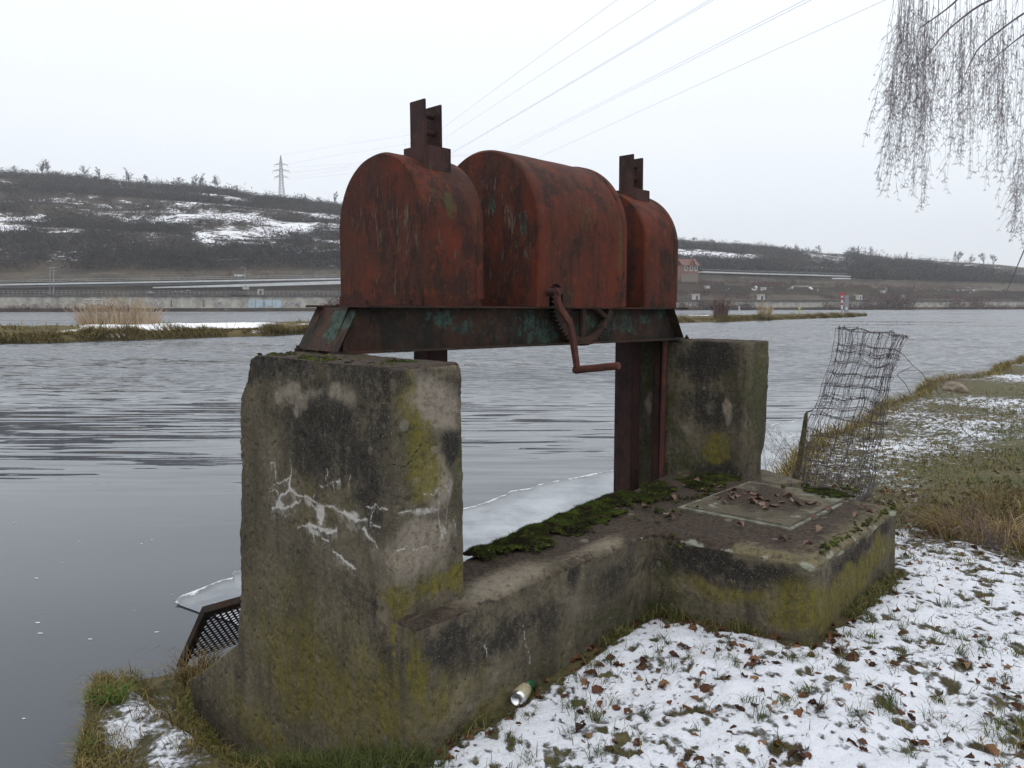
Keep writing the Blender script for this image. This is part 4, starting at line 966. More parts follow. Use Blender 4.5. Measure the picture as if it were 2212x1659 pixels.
def leaves():
    g = np.random.default_rng(77)
    def dens(P, u, n, d, g):
        x, y, f = pix(P); ok = (x > 850) & (x < 2230) & (y > 1060) & (y < 1680) & (f > 0)
        return ok & (g.random(len(P)) < .25 + 1.1 * (fbm(P, 1.6, 3, 44) > .5))
    P, u, n, dd = scatter(5200, (-1.6, 5.5), (-4.2, .1), 31, dens)
    x, y, f = pix(P); order = np.argsort(f)
    near = order[:255]
    for i in near:
        s = g.choice([.024, .034, .044, .058], p=[.34, .36, .22, .08]) * g.uniform(.85, 1.15)
        put_leaf(P[i] + [0, 0, .002], s, g, 'dry brown leaf lying curled on the snow', 'brown leaves on the snow')
    rest = order[255:]; VV = []; FF = []; n0 = 0
    extra, u2, n2, d2 = scatter(9000, (3.0, 11), (-6, .6), 32, lambda P, u, n, d, g: np.exp(-((n + 1.6)**2 / 2.6 + (u - 5)**2 / 6)) > g.random(len(P)))
    def wf(P, u, n, d, g): return segdist(P[:, :2], WALLPOLY[:5]) < .10
    ex2, *_ = scatter(1700, (-.3, 3.1), (-1.0, .15), 34, wf)
    crumbs, *_ = scatter(8000, (-1.6, 5.5), (-4.2, .1), 36, dens)
    for kk_, p in enumerate(list(P[rest]) + list(extra) + list(ex2) + list(crumbs)):
        me = LEAF[int(g.integers(0, len(LEAF)))]; A = np.array([v.co[:] for v in me.vertices]) if not hasattr(put_leaf, 'c') else None
        s = g.uniform(.010, .045) if kk_ < len(rest) + len(extra) + len(ex2) else g.uniform(.005, .014); th = g.uniform(0, 6.28); ti = g.normal(0, .5); A = np.array([v.co[:] for v in me.vertices]) * s
        c_, s_ = math.cos(ti), math.sin(ti); A = A @ np.array([[1, 0, 0], [0, c_, -s_], [0, s_, c_]]); c_, s_ = math.cos(th), math.sin(th); A = A @ np.array([[c_, -s_, 0], [s_, c_, 0], [0, 0, 1]])
        VV.append(A + p); FF.append(np.array([f.vertices[:] for f in me.polygons]) + n0); n0 += len(A)
    k = NT('leaf_litter'); k.fin(k.ramp(k.noise(k.pos(), 18, 2), [(.3, (.035, .016, .011)), (.5, (.085, .035, .018)), (.65, (.16, .07, .035)), (.8, (.25, .15, .08))]), .75, 0, .2)
    o = mk('leaf_litter', np.concatenate(VV), np.concatenate(FF), k.m, smooth=True); tag(o, 'brown leaf litter strewn over the far bank and along the foot of the wall', 'leaves', None, 'stuff')
    # on top of the chamber
    pts = [atz(1650 + g.normal(0, 62), 1080 + g.normal(0, 13), TOPW + .016) for _ in range(34)]
    for p in pts:
        put_leaf(p, g.uniform(.032, .055), g, 'flat pale brown leaf heaped on the iron hatch', 'leaves on the hatch', .07, PLEAF)
    for x, y in [(1600, 1135), (1690, 1165), (1880, 1108), (1790, 1100), (1850, 1115), (1870, 1100), (1760, 1120), (1455, 1075), (1425, 1062), (1480, 1050), (1505, 1040), (1440, 1112), (1450, 1120), (1390, 1095), (1520, 1062), (1770, 1145), (1300, 1118), (1540, 1050), (1745, 1178), (1860, 1095)]:
        put_leaf(atz(x, y, TOPW + .012), g.uniform(.035, .05), g, 'pale leaf lying on the soil and moss of the chamber top', 'leaves on the chamber top', .25, PLEAF)
leaves()
for (x, y, L, a, z) in ((1300, 1132, .0, 0, 0),): pass
def stick(x0, y0, x1, y1, z, label):
    a, b2 = z3(atz(x0, y0, z), z), z3(atz(x1, y1, z), z); m = (a + b2) / 2 + np.array([.01, .01, .012]); b = MB(); b.tube([a, m, b2], [.004, .0035, .002], 5)
    tag(b.build('fallen_stick', M['wood'], base=a), label, 'stick')
stick(880, 1345, 930, 1325, TOPW + .008, 'short bent twig lying on the ledge at the foot of the nearest pier')
stick(1395, 1385 + 210, 1455, 1572, .72, 'thin twig lying in the snow below the beer can')

# moss -------------------------------------------------------------
def moss_pad(name, pts, rad, label, seed, hgt=.6):
    g = np.random.default_rng(seed); ico = bmesh.new(); bmesh.ops.create_icosphere(ico, subdivisions=1, radius=1)
    bv = np.array([v.co[:] for v in ico.verts]); bf = np.array([[v.index for v in f.verts] for f in ico.faces]); ico.free()
    n = len(pts); r = g.uniform(.45, 1.0, n) * rad; V = bv[None] * r[:, None, None] * np.array([1, 1, hgt]) ; V = V.reshape(-1, 3) + np.repeat(pts, len(bv), 0)
    nr = np.tile(bv, (n, 1)); V += nr * ((fbm(V, 130, 3, seed) - .5) * rad * 1.6)[:, None]
    F = (bf[None] + (np.arange(n) * len(bv))[:, None, None]).reshape(-1, 3)
    o = mk(name, V, F, M['moss'], smooth=False); return tag(o, label, 'moss', None, 'stuff')
def moss():
    g = np.random.default_rng(91)
    # along the water edge of the low wall
    a, b = np.array([-.20, 3.40]), np.array([.66, 4.58]); d = (b - a); L = np.linalg.norm(d); d /= L; nn = np.array([d[1], -d[0]])
    k = 9000; s = g.random(k) * L; w = np.abs(g.normal(0, 1, k)) * (.065 + .17 * (s / L)**1.0) - .015
    P = np.stack([a[0] + d[0]*s + nn[0]*w, a[1] + d[1]*s + nn[1]*w, np.zeros(k)], 1); keep = fbm(P, 9, 4, 92, .65) > .27 + .34 * np.clip(w / .30, 0, 1) + .16 * (g.random(k) - .5); P = P[keep]
    P[:, 2] = TOPW - .006 + .042 * (fbm(P, 11, 3, 93))
    k2 = 2600; x = g.uniform(1385, 1600, k2); y = 1058 - (x - 1385) * .12 + g.normal(0, 12, k2); Q = np.array([atz(a_, b_, TOPW) for a_, b_ in zip(x, y)]); Q = Q[fbm(Q, 5, 3, 95) > .47]; Q[:, 2] = TOPW + .002
    k3 = 800; x = g.uniform(1690, 1850, k3); y = 1062 + (x - 1690) * .07 + g.normal(0, 5, k3); R = np.array([atz(a_, b_, TOPW) for a_, b_ in zip(x, y)]); R = R[fbm(R, 6, 3, 96) > .45]; R[:, 2] = TOPW + .024
    k4 = 110; x = g.uniform(1775, 1935, k4); y = 1190 - (x - 1775) * .60 + g.normal(-5, 7, k4); T_ = np.array([atz(a_, b_, TOPW) for a_, b_ in zip(x, y)]); T_[:, 2] = TOPW - .002
    k5 = 200; x = g.uniform(1430, 1720, k5); y = g.uniform(1105, 1190, k5); U = np.array([atz(a_, b_, TOPW) for a_, b_ in zip(x, y)]); U = U[fbm(U, 5, 3, 97) > .60]; U[:, 2] = TOPW - .004
    A = np.concatenate([P, Q, R, T_, U]); A = A[inside_wall(A[:, 0], A[:, 1]) | True]
    moss_pad('moss', A, .0125, 'green moss carpet along the water side edge of the low wall and around the hatch', 5)
    V, F, t = blades(np.repeat(A, 5, 0) + g.normal(0, .009, (len(A)*5, 3)) * [1, 1, .2] + [0, 0, .005], g.uniform(.004, .011, len(A)*5), g.uniform(.0008, .0018, len(A)*5), leanv(len(A)*5, g, .6), .5, 9)
    o = mk('moss_fuzz', V, F, M['moss'], attrs={'tint': t * .55}); tag(o, 'fine green moss shoots on the low wall', 'moss', None, 'stuff')
    # top of the near pier
    k = 420; t_ = g.uniform(-.235, .0, k); q = g.uniform(-.62, .34, k); B = np.array([H0(a_, b_, EYE - .222) for a_, b_ in zip(t_, q)]); B = B[fbm(B, 8, 3, 98) > .50]; B[:, 2] += .0
    moss_pad('moss', B, .014, 'small green moss cushions on top of the nearest pier in front of the beam end', 6)
moss()
# ------------------------------------------------------------------ water and ice
o = mk('river_water', [(-3000, -300, 0), (3000, -300, 0), (3000, 3000, 0), (-3000, 3000, 0)], [(0, 1, 2, 3)], M['water']); tag(o, kind='structure')
def ice():
    E_ = [(372, 1304), (385, 1290), (420, 1276), (455, 1262), (484, 1256), (486, 1247), (498, 1240), (515, 1238), (640, 1210), (780, 1165), (900, 1128), (995, 1101), (1022, 1097), (1060, 1086), (1105, 1072), (1112, 1064), (1150, 1057), (1165, 1050), (1215, 1040), (1275, 1026), (1335, 1015), (1410, 996), (1480, 978), (1560, 950), (1660, 925), (1740, 903), (1800, 893)]
    S_ = [tuple(atz(430, 1325, 0)[:2]), tuple(atz(500, 1345, 0)[:2]), (-1.2, 4.7), (-.8, 4.3), (0, 4.2), (.6, 4.9), (1.2, 5.6), (3, 7.4), (4.6, 9.6), (6.0, 12)]
    e = np.array([atz(a, b, 0)[:2] for a, b in E_]); s = np.array(S_)
    def resamp(P, n):
        d = np.r_[0, np.cumsum(np.linalg.norm(np.diff(P, axis=0), axis=1))]; t = np.linspace(0, d[-1], n); return np.stack([np.interp(t, d, P[:, 0]), np.interp(t, d, P[:, 1])], 1)
    n = 520; e = resamp(e, n); s = resamp(s, n); low = np.array([atz(372, 1304, 0)[:2], atz(400, 1317, 0)[:2], atz(434, 1324, 0)[:2], s[0]])
    e3 = np.c_[e, np.zeros(n)]; e = e + (np.stack([fbm(e3, 1.6, 4, 3), fbm(e3, 1.6, 4, 4)], 1) - .5) * .26
    ks = np.r_[0, .004, .01, .02, .035, np.linspace(.06, 1, 26)]
    V = []; ed = []
    for k in ks:
        p = e * (1 - k) + s * k; V.append(np.c_[p, np.full(n, .010)]); ed.append(np.linalg.norm(p - e, axis=1))
    V = np.concatenate(V); ed = np.concatenate(ed); m = len(ks)
    I = np.arange(m * n).reshape(m, n); F = np.stack([I[:-1, :-1], I[:-1, 1:], I[1:, 1:], I[1:, :-1]], -1).reshape(-1, 4)
    # tip of the sheet by the knob
    lowr = resamp(low, m); V2 = V.copy(); I0 = I[:, 0]; V2[I0, :2] = V[I0, :2]
    edge = np.clip(1 - ed / .11, 0, 1)
    V2[:, 2] += .012 * np.clip(1 - ed / .06, 0, 1)
    o = mk('ice_sheet', V2, F, M['ice'], smooth=True, attrs={'edge': edge, 'thin': np.exp(-ed / .28)}); tag(o, kind='structure')
    g = np.random.default_rng(8); VV = []; FF = []; n0 = 0
    for _ in range(30):
        x, y = g.uniform(0, 520), g.uniform(1120, 1640)
        if _ > 21: x, y = g.uniform(980, 1300), g.uniform(1040, 1130)
        p = atz(x, y, 0); k = 6; r = g.uniform(.003, .015); a = np.linspace(0, 2*np.pi, k, endpoint=False) + g.random(); rr = r * g.uniform(.4, 1, k); th = g.uniform(-.3, .3)
        q = np.stack([rr*np.cos(a)*1.8, rr*np.sin(a)*.8, 0*a], 1); VV.append(np.concatenate([q + p + [0, 0, .001], q + p + [0, 0, .004]])); b = n0
        FF += [tuple(b + k + i for i in range(k))] + [(b + i, b + (i+1) % k, b + k + (i+1) % k, b + k + i) for i in range(k)]; n0 += 2*k
    me = mk('ice_fragments', np.concatenate(VV), FF, M['white']); tag(me, 'small white ice fragments floating on the dark calm water', 'ice', None, 'stuff')
ice()

# ------------------------------------------------------------------ perforated screen
def screen():
    def Q(t, k): return H0(t, 1.43 + .34 * k, .55 - .40 * k)      # k: down the slope
    root = empty('trash_screen', Q(.2, 1), 'rusty framed perforated metal screen leaning in the water behind the nearest pier', 'screen')
    t0, t1 = -.05, .95; fr = MB(); nrm = np.cross(Q(1, 0) - Q(0, 0), Q(0, 1) - Q(0, 0)); nrm /= np.linalg.norm(nrm)
    if nrm[1] > 0: nrm = -nrm
    def bar(a, b2, c, d, h): fr.prism([a, b2, c, d], nrm * h)
    bar(Q(t0, 0), Q(t1, 0), Q(t1, .11), Q(t0, .11), .045); bar(Q(t0, .1101), Q(t0 + .045, .1101), Q(t0 + .045, 1.25), Q(t0, 1.25), .045); bar(Q(t1 - .045, .1101), Q(t1, .1101), Q(t1, 1.25), Q(t1 - .045, 1.25), .045)
    o = rust_obj(fr, 'screen_frame', M['beam'], root, .003)
    V = []; F = []; pt, pk = .036, .062; r = .56
    for j in range(18):
        for i in range(26):
            ct = t0 + .05 + (i + .5 * (j % 2)) * pt; ck = .13 + j * pk
            if ct > t1 - .05: continue
            b = len(V)
            for rr in (1.0, r):
                for a in range(6):
                    an = math.pi / 6 + a * math.pi / 3; V.append(Q(ct + math.cos(an) * pt * .577 * rr, ck + math.sin(an) * pk * .667 * rr))
            F += [(b + a, b + (a+1) % 6, b + 6 + (a+1) % 6, b + 6 + a) for a in range(6)]
    mk('perforated_sheet', V, F, M['rack'], root)
screen()

# ------------------------------------------------------------------ roll of wire fence
def wire_roll():
    base = atz(1782, 1085, .80); top = aty(1886, 718, base[1] + .05); ax = top - base; Hh = np.linalg.norm(ax); ax /= Hh
    e1 = np.cross(ax, [0, 1, 0]); e1 /= np.linalg.norm(e1); e2 = np.cross(ax, e1); g = np.random.default_rng(3)
    turns = 3.6; root = empty('wire_fence_roll', base, 'leaning roll of rusty square wire fencing behind the chamber', 'wire roll')
    def P(th, h):
        r = .185 + .085 * th / (2*np.pi*turns) + .012 * np.sin(3*th + 2*h) + .014 * np.sin(2.3*h + th)
        r = r * (1 + .12 * np.sin(h * 3.4 + 1) - .10 * np.clip(.5 - h, 0, 1)); sag = .010 * np.sin(5 * th + 9 * h) - .13 * r * np.cos(th)
        p = base + np.multiply.outer(h + sag, ax) + np.multiply.outer(r * np.cos(th), e1) + np.multiply.outer(r * np.sin(th), e2); return p + (np.stack([vnoise(p * 9, 4), vnoise(p * 9, 14), vnoise(p * 9, 24)], 1) - .5) * .042
    paths = []; rad = []
    for h in [.02, .06, .11, .17, .24, .32, .41, .52, .66, .74, .82, .92, 1.0, 1.09, 1.17, 1.22, Hh]:
        th = np.linspace(0, 2*np.pi*turns, 260); hh = np.full(260, h) + (fbm(np.c_[th*1.3, th*0 + h*7, th*0], 1, 3, 6) - .5) * .055; paths.append(P(th, hh)); rad.append((.0017, .0017))
    nv = 44
    for i in range(nv):
        th = 2*np.pi*turns * (i + g.uniform(-.25, .25)) / nv; h = np.linspace(.0, Hh + g.uniform(0, .015), 40); thh = th + (fbm(np.c_[h*5, h*0 + i, h*0], 1, 3, 8) - .5) * .34
        paths.append(P(thh, h)); rad.append((.0017, .0017))
    for i in range(150):
        th = 2*np.pi*turns * g.integers(0, nv) / nv; h = g.choice([.32, .41, .52, .66, .82, 1.0, 1.17, Hh]); p = P(np.array([th]), np.array([h]))[0]
        paths.append(np.array([p + g.normal(0, .008, 3), p, p + g.normal(0, .009, 3)])); rad.append((.0036, .0032))
    V, F = ribs(paths, rad, 4); mk('wire_mesh', V, F, M['wire'], root)
    z8 = lambda pts, Y0, Y1: [aty(1603.7 + x*.3667, 663.6 + y*.3667, Y0 + (Y1 - Y0) * i / (len(pts) - 1)) for i, (x, y) in enumerate(pts)]
    def smooth(P):
        P = np.array(P); t = np.arange(len(P)); tt = np.linspace(0, len(P) - 1, len(P) * 6); Q = np.stack([np.interp(tt, t, P[:, k]) for k in range(3)], 1); return Q + (np.stack([vnoise(Q * 8, s) for s in (1, 2, 3)], 1) - .5) * .012
    Y = base[1]
    L = [z8([(900, 255), (950, 280), (1005, 345), (1060, 390), (1105, 455), (1150, 505), (1190, 560), (1260, 620), (1300, 720), (1400, 820), (1500, 890), (1600, 960), (1680, 1050)], Y + .1, Y - .5),
         z8([(1005, 345), (910, 400), (960, 450), (1000, 520)], Y + .08, Y + .05), z8([(1105, 455), (1000, 510), (890, 565)], Y, Y + .05), z8([(880, 570), (940, 640), (1010, 690)], Y + .05, Y - .1), z8([(1190, 580), (1100, 625), (1030, 670), (900, 730)], Y - .05, Y + .05), z8([(860, 690), (940, 790), (1010, 830)], Y, Y - .2)]
    V, F = ribs([smooth(p) for p in L], [(.0026, .0024)] * len(L), 4); mk('loose_wire', V, F, M['wire'], root)
wire_roll()
def z8p(x, y, Y): return aty(1603.7 + x*.3667, 663.6 + y*.3667, Y)
b = MB(); b.tube([z8p(296, 1055, 5.75), z8p(318, 980, 5.77), z8p(340, 880, 5.8), z8p(358, 770, 5.82), z8p(372, 665, 5.84), z8p(376, 625, 5.84)], [.020, .019, .020, .021, .017, .012], 8)
b.tube([z8p(374, 640, 5.84), z8p(380, 618, 5.84), z8p(400, 612, 5.85), z8p(415, 605, 5.86)], [.010, .008, .006, .004], 6)
o = b.build('wooden_post', M['wood'], base=z8p(296, 1055, 5.75), smooth=True); tag(o, 'short leaning mossy post with a hooked top beside the wire roll', 'post')
def weed(name, roots, n, hgt, mat, label, seed, spread=.5, dirn=(0, 0), cat='shrub', r0=.0022, sub=7):
    g = np.random.default_rng(seed); paths = []; rad = []
    for p in roots:
        for i in range(n):
            L = hgt * g.uniform(.5, 1); d = np.array([g.normal(dirn[0], spread), g.normal(dirn[1], spread), 1.]); d /= np.linalg.norm(d); s = np.linspace(0, 1, 9)[:, None]
            q = p + d * L * s + np.array([d[0], d[1], -.25]) * L * .35 * s**2 + (np.stack([vnoise(np.c_[s[:, 0]*5, s[:, 0]*0 + i, s[:, 0]*0 + k], seed) for k in range(3)], 1) - .5) * L * .10 * s
            paths.append(q); rad.append((r0, r0 * .4))
            for j in range(sub):
                k = int(g.integers(2, 8)); dd = d * .5 + g.normal(0, .55, 3); dd /= np.linalg.norm(dd); l2 = L * g.uniform(.1, .3); ss = np.linspace(0, 1, 4)[:, None]
                paths.append(q[k] + dd * l2 * ss + np.array([0, 0, -.12]) * l2 * ss**2); rad.append((r0 * .55, r0 * .3))
    V, F = ribs(paths, rad, 3); o = mk(name, V, F, mat, base=roots[0]); return tag(o, label, cat)
weed('bare_shrub', [atz(1700, 1010, .62), atz(1725, 1000, .62)], 10, .62, M['twig'], 'thin bare twiggy shrub between the farther pier and the leaning post', 14, .45, (-.35, .1))
weed('grass_stalks', [atz(1668, 1012, .66), atz(1655, 1015, .66)], 5, .62, M['stone'], 'few long dry grass stalks leaning against the farther pier', 15, .35, (-.25, 0), 'grass tuft', .0016, 0)
weed('bare_shrub', [atz(1765, 1098, .82), atz(1830, 1112, .82), atz(1865, 1105, .82)], 14, .5, M['twig'], 'tangle of dead stems growing through the foot of the wire roll', 16, .5, (0, 0), 'shrub', .0018)
weed('bare_shrub', [atz(2150, 1190, .85)], 16, .5, M['twig'], 'dead twiggy stems rising from the large dry tussock', 18, .55, (-.2, 0), 'shrub', .0018)
def boulder():
    bm = bmesh.new(); bmesh.ops.create_icosphere(bm, subdivisions=4, radius=1); V = np.array([v.co[:] for v in bm.verts]); F = np.array([[v.index for v in f.verts] for f in bm.faces]); bm.free()
    V *= (1 + (fbm(V, 1.3, 3, 5) - .5) * .7)[:, None]; c = atz(2063, 846, .70); V = V * np.array([.20, .24, .15]) + c + [0, 0, .02]
    o = mk('boulder', V, F, M['stone'], base=c, smooth=True); tag(o, 'brown grey boulder on the edge of the far grassy bank', 'boulder')
boulder()

# ------------------------------------------------------------------ beer can
def can():
    z = gz(np.array([.03]), np.array([3.05]))[0][0]; z = max(z, .66) + .028
    a, b2 = atz(1117, 1511, z), atz(1150, 1494, z); d = (b2 - a); d[2] = 0; d /= np.linalg.norm(d); d = d * .62 + np.array([-.05, .78, 0]); d /= np.linalg.norm(d); R = .0335
    root = empty('beer_can', a, 'empty beige and green beer can with silver base lying on snow by the wall', 'can')

    def lathe(name, prof, mat):
        s = 36; V = []; F = []
        for y, r in prof:
            for k in range(s): V.append((r*math.cos(2*math.pi*k/s), y, r*math.sin(2*math.pi*k/s)))
        for i in range(len(prof)-1):
            for k in range(s): F.append((i*s + k, i*s + (k+1) % s, (i+1)*s + (k+1) % s, (i+1)*s + k))
        me = bpy.data.meshes.new(name); me.from_pydata(V, [], F); me.materials.append(mat); me.polygons.foreach_set('use_smooth', [True]*len(F)); me.set_sharp_from_angle(angle=math.radians(50))
        o = bpy.data.objects.new(name, me); COL.objects.link(o); o.parent = root; return o
    lathe('can_body', [(.0105, R*.985), (.013, R), (.05, R*1.0), (.09, R*.985), (.15, R), (.160, R*.93), (.166, R*.80), (.168, R*.78), (.167, R*.72), (.163, R*.70), (.163, .001)], M['can'])
    lathe('can_base', [(.0105, R*.984), (.006, R*.94), (.001, R*.80), (-.0005, R*.765), (.0008, R*.735), (.005, R*.68), (.0095, R*.5), (.0125, R*.25), (.0135, .0005)], M['alu'])
    root.rotation_euler = (math.radians(-2), 0, math.atan2(-d[0], d[1]))
can()

# ------------------------------------------------------------------ birch over the right corner
def birch():
    g = np.random.default_rng(12); foot = np.array([10.4, 9.2, .95]); Yc = 9.0
    root = empty('birch_tree', foot, 'weeping birch with bare drooping twigs and catkins hanging into the upper right sky', 'tree')
    b = MB(); b.tube([foot + [0, 0, -.3], foot + [0, 0, 1], foot + [-.1, .05, 4], foot + [-.3, 0, 8], foot + [-.4, .1, 12]], [.24, .19, .15, .10, .04], 12); b.build('trunk', M['bark'], root, smooth=True)
    A = lambda x, y, Y=Yc: aty(x, y, Y)
    def crv(pts, n=24):
        P = np.array(pts); t = np.arange(len(P)); tt = np.linspace(0, len(P)-1, n); from_ = np.stack([np.interp(tt, t, P[:, k]) for k in range(3)], 1)
        for _ in range(3): from_[1:-1] = (from_[:-2] + 2*from_[1:-1] + from_[2:]) / 4
        return from_
    br = [crv([foot + [-.1, 0, 5], A(2330, -160, 9.1), A(2130, -70), A(2060, 10), A(1995, 55), A(1982, 64)]), crv([foot + [-.15, 0, 5.4], A(2300, -60, 8.7), A(2120, 5, 8.6), A(2040, 70, 8.6), A(1990, 140, 8.6)]),
          crv([foot + [-.1, 0, 4.6], A(2360, -40, 9.3), A(2212, 25, 9.3), A(2110, 105, 9.3), A(2085, 160, 9.3)]), crv([foot + [-.05, 0, 4.2], A(2330, 20, 8.4), A(2215, 70, 8.4), A(2130, 140, 8.4)]),
          crv([foot + [-.05, .1, 3.9], A(2320, 330, 9.6), A(2225, 510, 9.6), A(2170, 640, 9.6)]), crv([foot + [-.2, 0, 6.4], A(2280, -230, 9.2), A(2090, -170, 9.2), A(1960, -60, 9.2), A(1935, 0, 9.2)])]
    V, F = ribs(br, [(.022, .003)] * len(br), 6); mk('branches', V, F, M['twig'], root, smooth=True)
    paths = []; rad = []; cats = []
    def env(x): return np.interp(x, [1895, 1925, 1950, 1975, 2000, 2030, 2060, 2100, 2150, 2212, 2300], [300, 395, 440, 420, 455, 480, 430, 390, 420, 560, 580])
    for i in range(175):
        Y = Yc + g.normal(0, .55); x = g.uniform(1935, 2300) if i > 38 else g.uniform(1925, 2010); y = g.uniform(-90, 90) + max(0, (1985 - x)) * .4
        if x > 2190 and g.random() < .45: y = g.uniform(250, 480)
        yb = env(x) * g.uniform(.45, .98); 
        if yb < y + 60: yb = y + g.uniform(60, 160)
        lean = np.interp(x, [1930, 2000, 2100, 2300], [-38, -22, -8, -12]) * g.uniform(.2, 1.6) * (yb - y) / 330
        n = 26; s = np.linspace(0, 1, n); P = np.array([A(x + lean * k**1.3, y + (yb - y) * k, Y) for k in s]); w = .035
        P += (np.stack([fbm(np.c_[s*6, s*0 + i*3.1, s*0 + k*5], 1, 3, 2) for k in range(3)], 1) - .5) * w * 2.2 * np.array([1, 1, .4]) * np.minimum(1, s*4)[:, None]
        paths.append(P); rad.append((.0019, .0010))
        for _ in range(int(g.integers(6, 13))):
            k = int(g.integers(3, n - 1)); d = np.array([g.normal(-.18, .45), g.normal(0, .4), -1]); d /= np.linalg.norm(d); L = g.uniform(.06, .36) * (1.25 - s[k] * .6); m = np.linspace(0, 1, 6)[:, None]
            q = P[k] + d * L * m + np.array([0, 0, -.2]) * L * m**2 + (g.random((6, 3)) - .5) * .018 * m; paths.append(q); rad.append((.0018, .0010))
            if g.random() < .75: cats.append(q[-1])
            if g.random() < .5: cats.append(q[3])
        cats.append(P[-1])
        for k in g.integers(4, n, 3): cats.append(P[k])
    V, F = ribs(paths, rad, 3)
    cp = []; cr = []
    for p in cats:
        for s_ in (-1, 1):
            d = np.array([s_ * g.uniform(.3, .9), g.normal(0, .4), -g.uniform(.5, 1)]); d /= np.linalg.norm(d); L = g.uniform(.022, .042); cp.append(np.array([p, p + d * L * .5, p + d * L])); cr.append((.0022, .0026))
    V2, F2 = ribs(cp, cr, 3)
    mk('hanging_twigs', V, F, M['twig'], root); o = mk('catkins', V2, F2, M['twig'], root); o['kind'] = 'stuff'
birch()
# ------------------------------------------------------------------ far bank
LB = atz(0, 674, 0); RB = atz(2212, 668.3, 0); EL = (RB - LB) / np.linalg.norm(RB - LB); EW = np.array([-EL[1], EL[0], 0])
def bank(l, w, z): return LB + EL * l + EW * w + UP * z
def bp(x, y, w): return onplane(x, y, LB + EW * w, EW)
def lw(P): R = np.asarray(P) - LB; return R @ EL, R @ EW
LR = np.linalg.norm(RB - LB)
# crest line measured from the picture: (x, y of the ground line, distance behind the bank)
CR = [(-250, 380, 385), (0, 382, 385), (160, 389, 380), (270, 400, 370), (380, 409, 362), (450, 414, 358), (540, 428, 350), (610, 436, 345), (735, 448, 345), (900, 462, 360), (1100, 488, 385), (1300, 512, 415), (1465, 532, 440), (1600, 540, 460), (1700, 546, 470), (1850, 560, 495), (2000, 572, 515), (2212, 580, 540), (2500, 590, 560)]
cl, cw, cz = zip(*[(lambda p, w: (lw(p)[0], w, p[2]))(bp(x, y, w), w) for x, y, w in CR])
FT = [(-250, 592, 75), (0, 590, 75), (735, 583, 75), (1100, 585, 78), (1465, 600, 82), (2212, 615, 95), (2500, 618, 100)]
fl, fw, fz = zip(*[(lambda p, w: (lw(p)[0], w, p[2]))(bp(x, y, w), w) for x, y, w in FT])
RW = 40.0      # road terrace
RD = [(-250, 610), (0, 607), (400, 602), (735, 597), (1465, 612), (2212, 628)]
rl, rz = zip(*[(lambda p: (lw(p)[0], p[2]))(bp(x, y - 2, RW)) for x, y in RD])
def hz(l, w):
    l = np.asarray(l, float); w = np.asarray(w, float)
    c_w, c_z = np.interp(l, cl, cw), np.interp(l, cl, cz); f_w, f_z = np.interp(l, fl, fw), np.interp(l, fl, fz); r_z = np.interp(l, rl, rz) - 1.0
    k = np.clip((w - f_w) / (c_w - f_w), 0, 1); hill = f_z + (c_z - f_z) * (1 - (1 - k)**1.25)
    terr = 1.6 * np.sin(k * 34 + l * .004) * (k > 0) * (k < .95)          # old vineyard terraces
    hill = hill + terr * .8
    low = np.where(w < 2.0, -.4, np.where(w < 6, 1.2, np.where(w < 22, 4.6 + (w - 6) * .06, np.where(w < 33, 5.6 + (w - 22) / 11 * np.maximum(r_z - 4.6 - 5.6, 0), np.where(w < 36, r_z - 4.4, np.where(w < 52, r_z, r_z + (w - 52) / np.maximum(f_w - 52, 1) * (f_z - r_z)))))))
    back = np.clip((w - c_w) / 400, 0, 1) * 6
    return np.where(w < f_w, low, hill) - back * 2
def HD(l, w):
    """how densely the slope is overgrown: long lenses along the old terraces"""
    Q = np.c_[np.asarray(l) * .026, np.asarray(w) * .062, np.zeros(len(l))]; return .5 + 1.3 * (fbm(Q, 1, 5, 33, .68) - .5) 
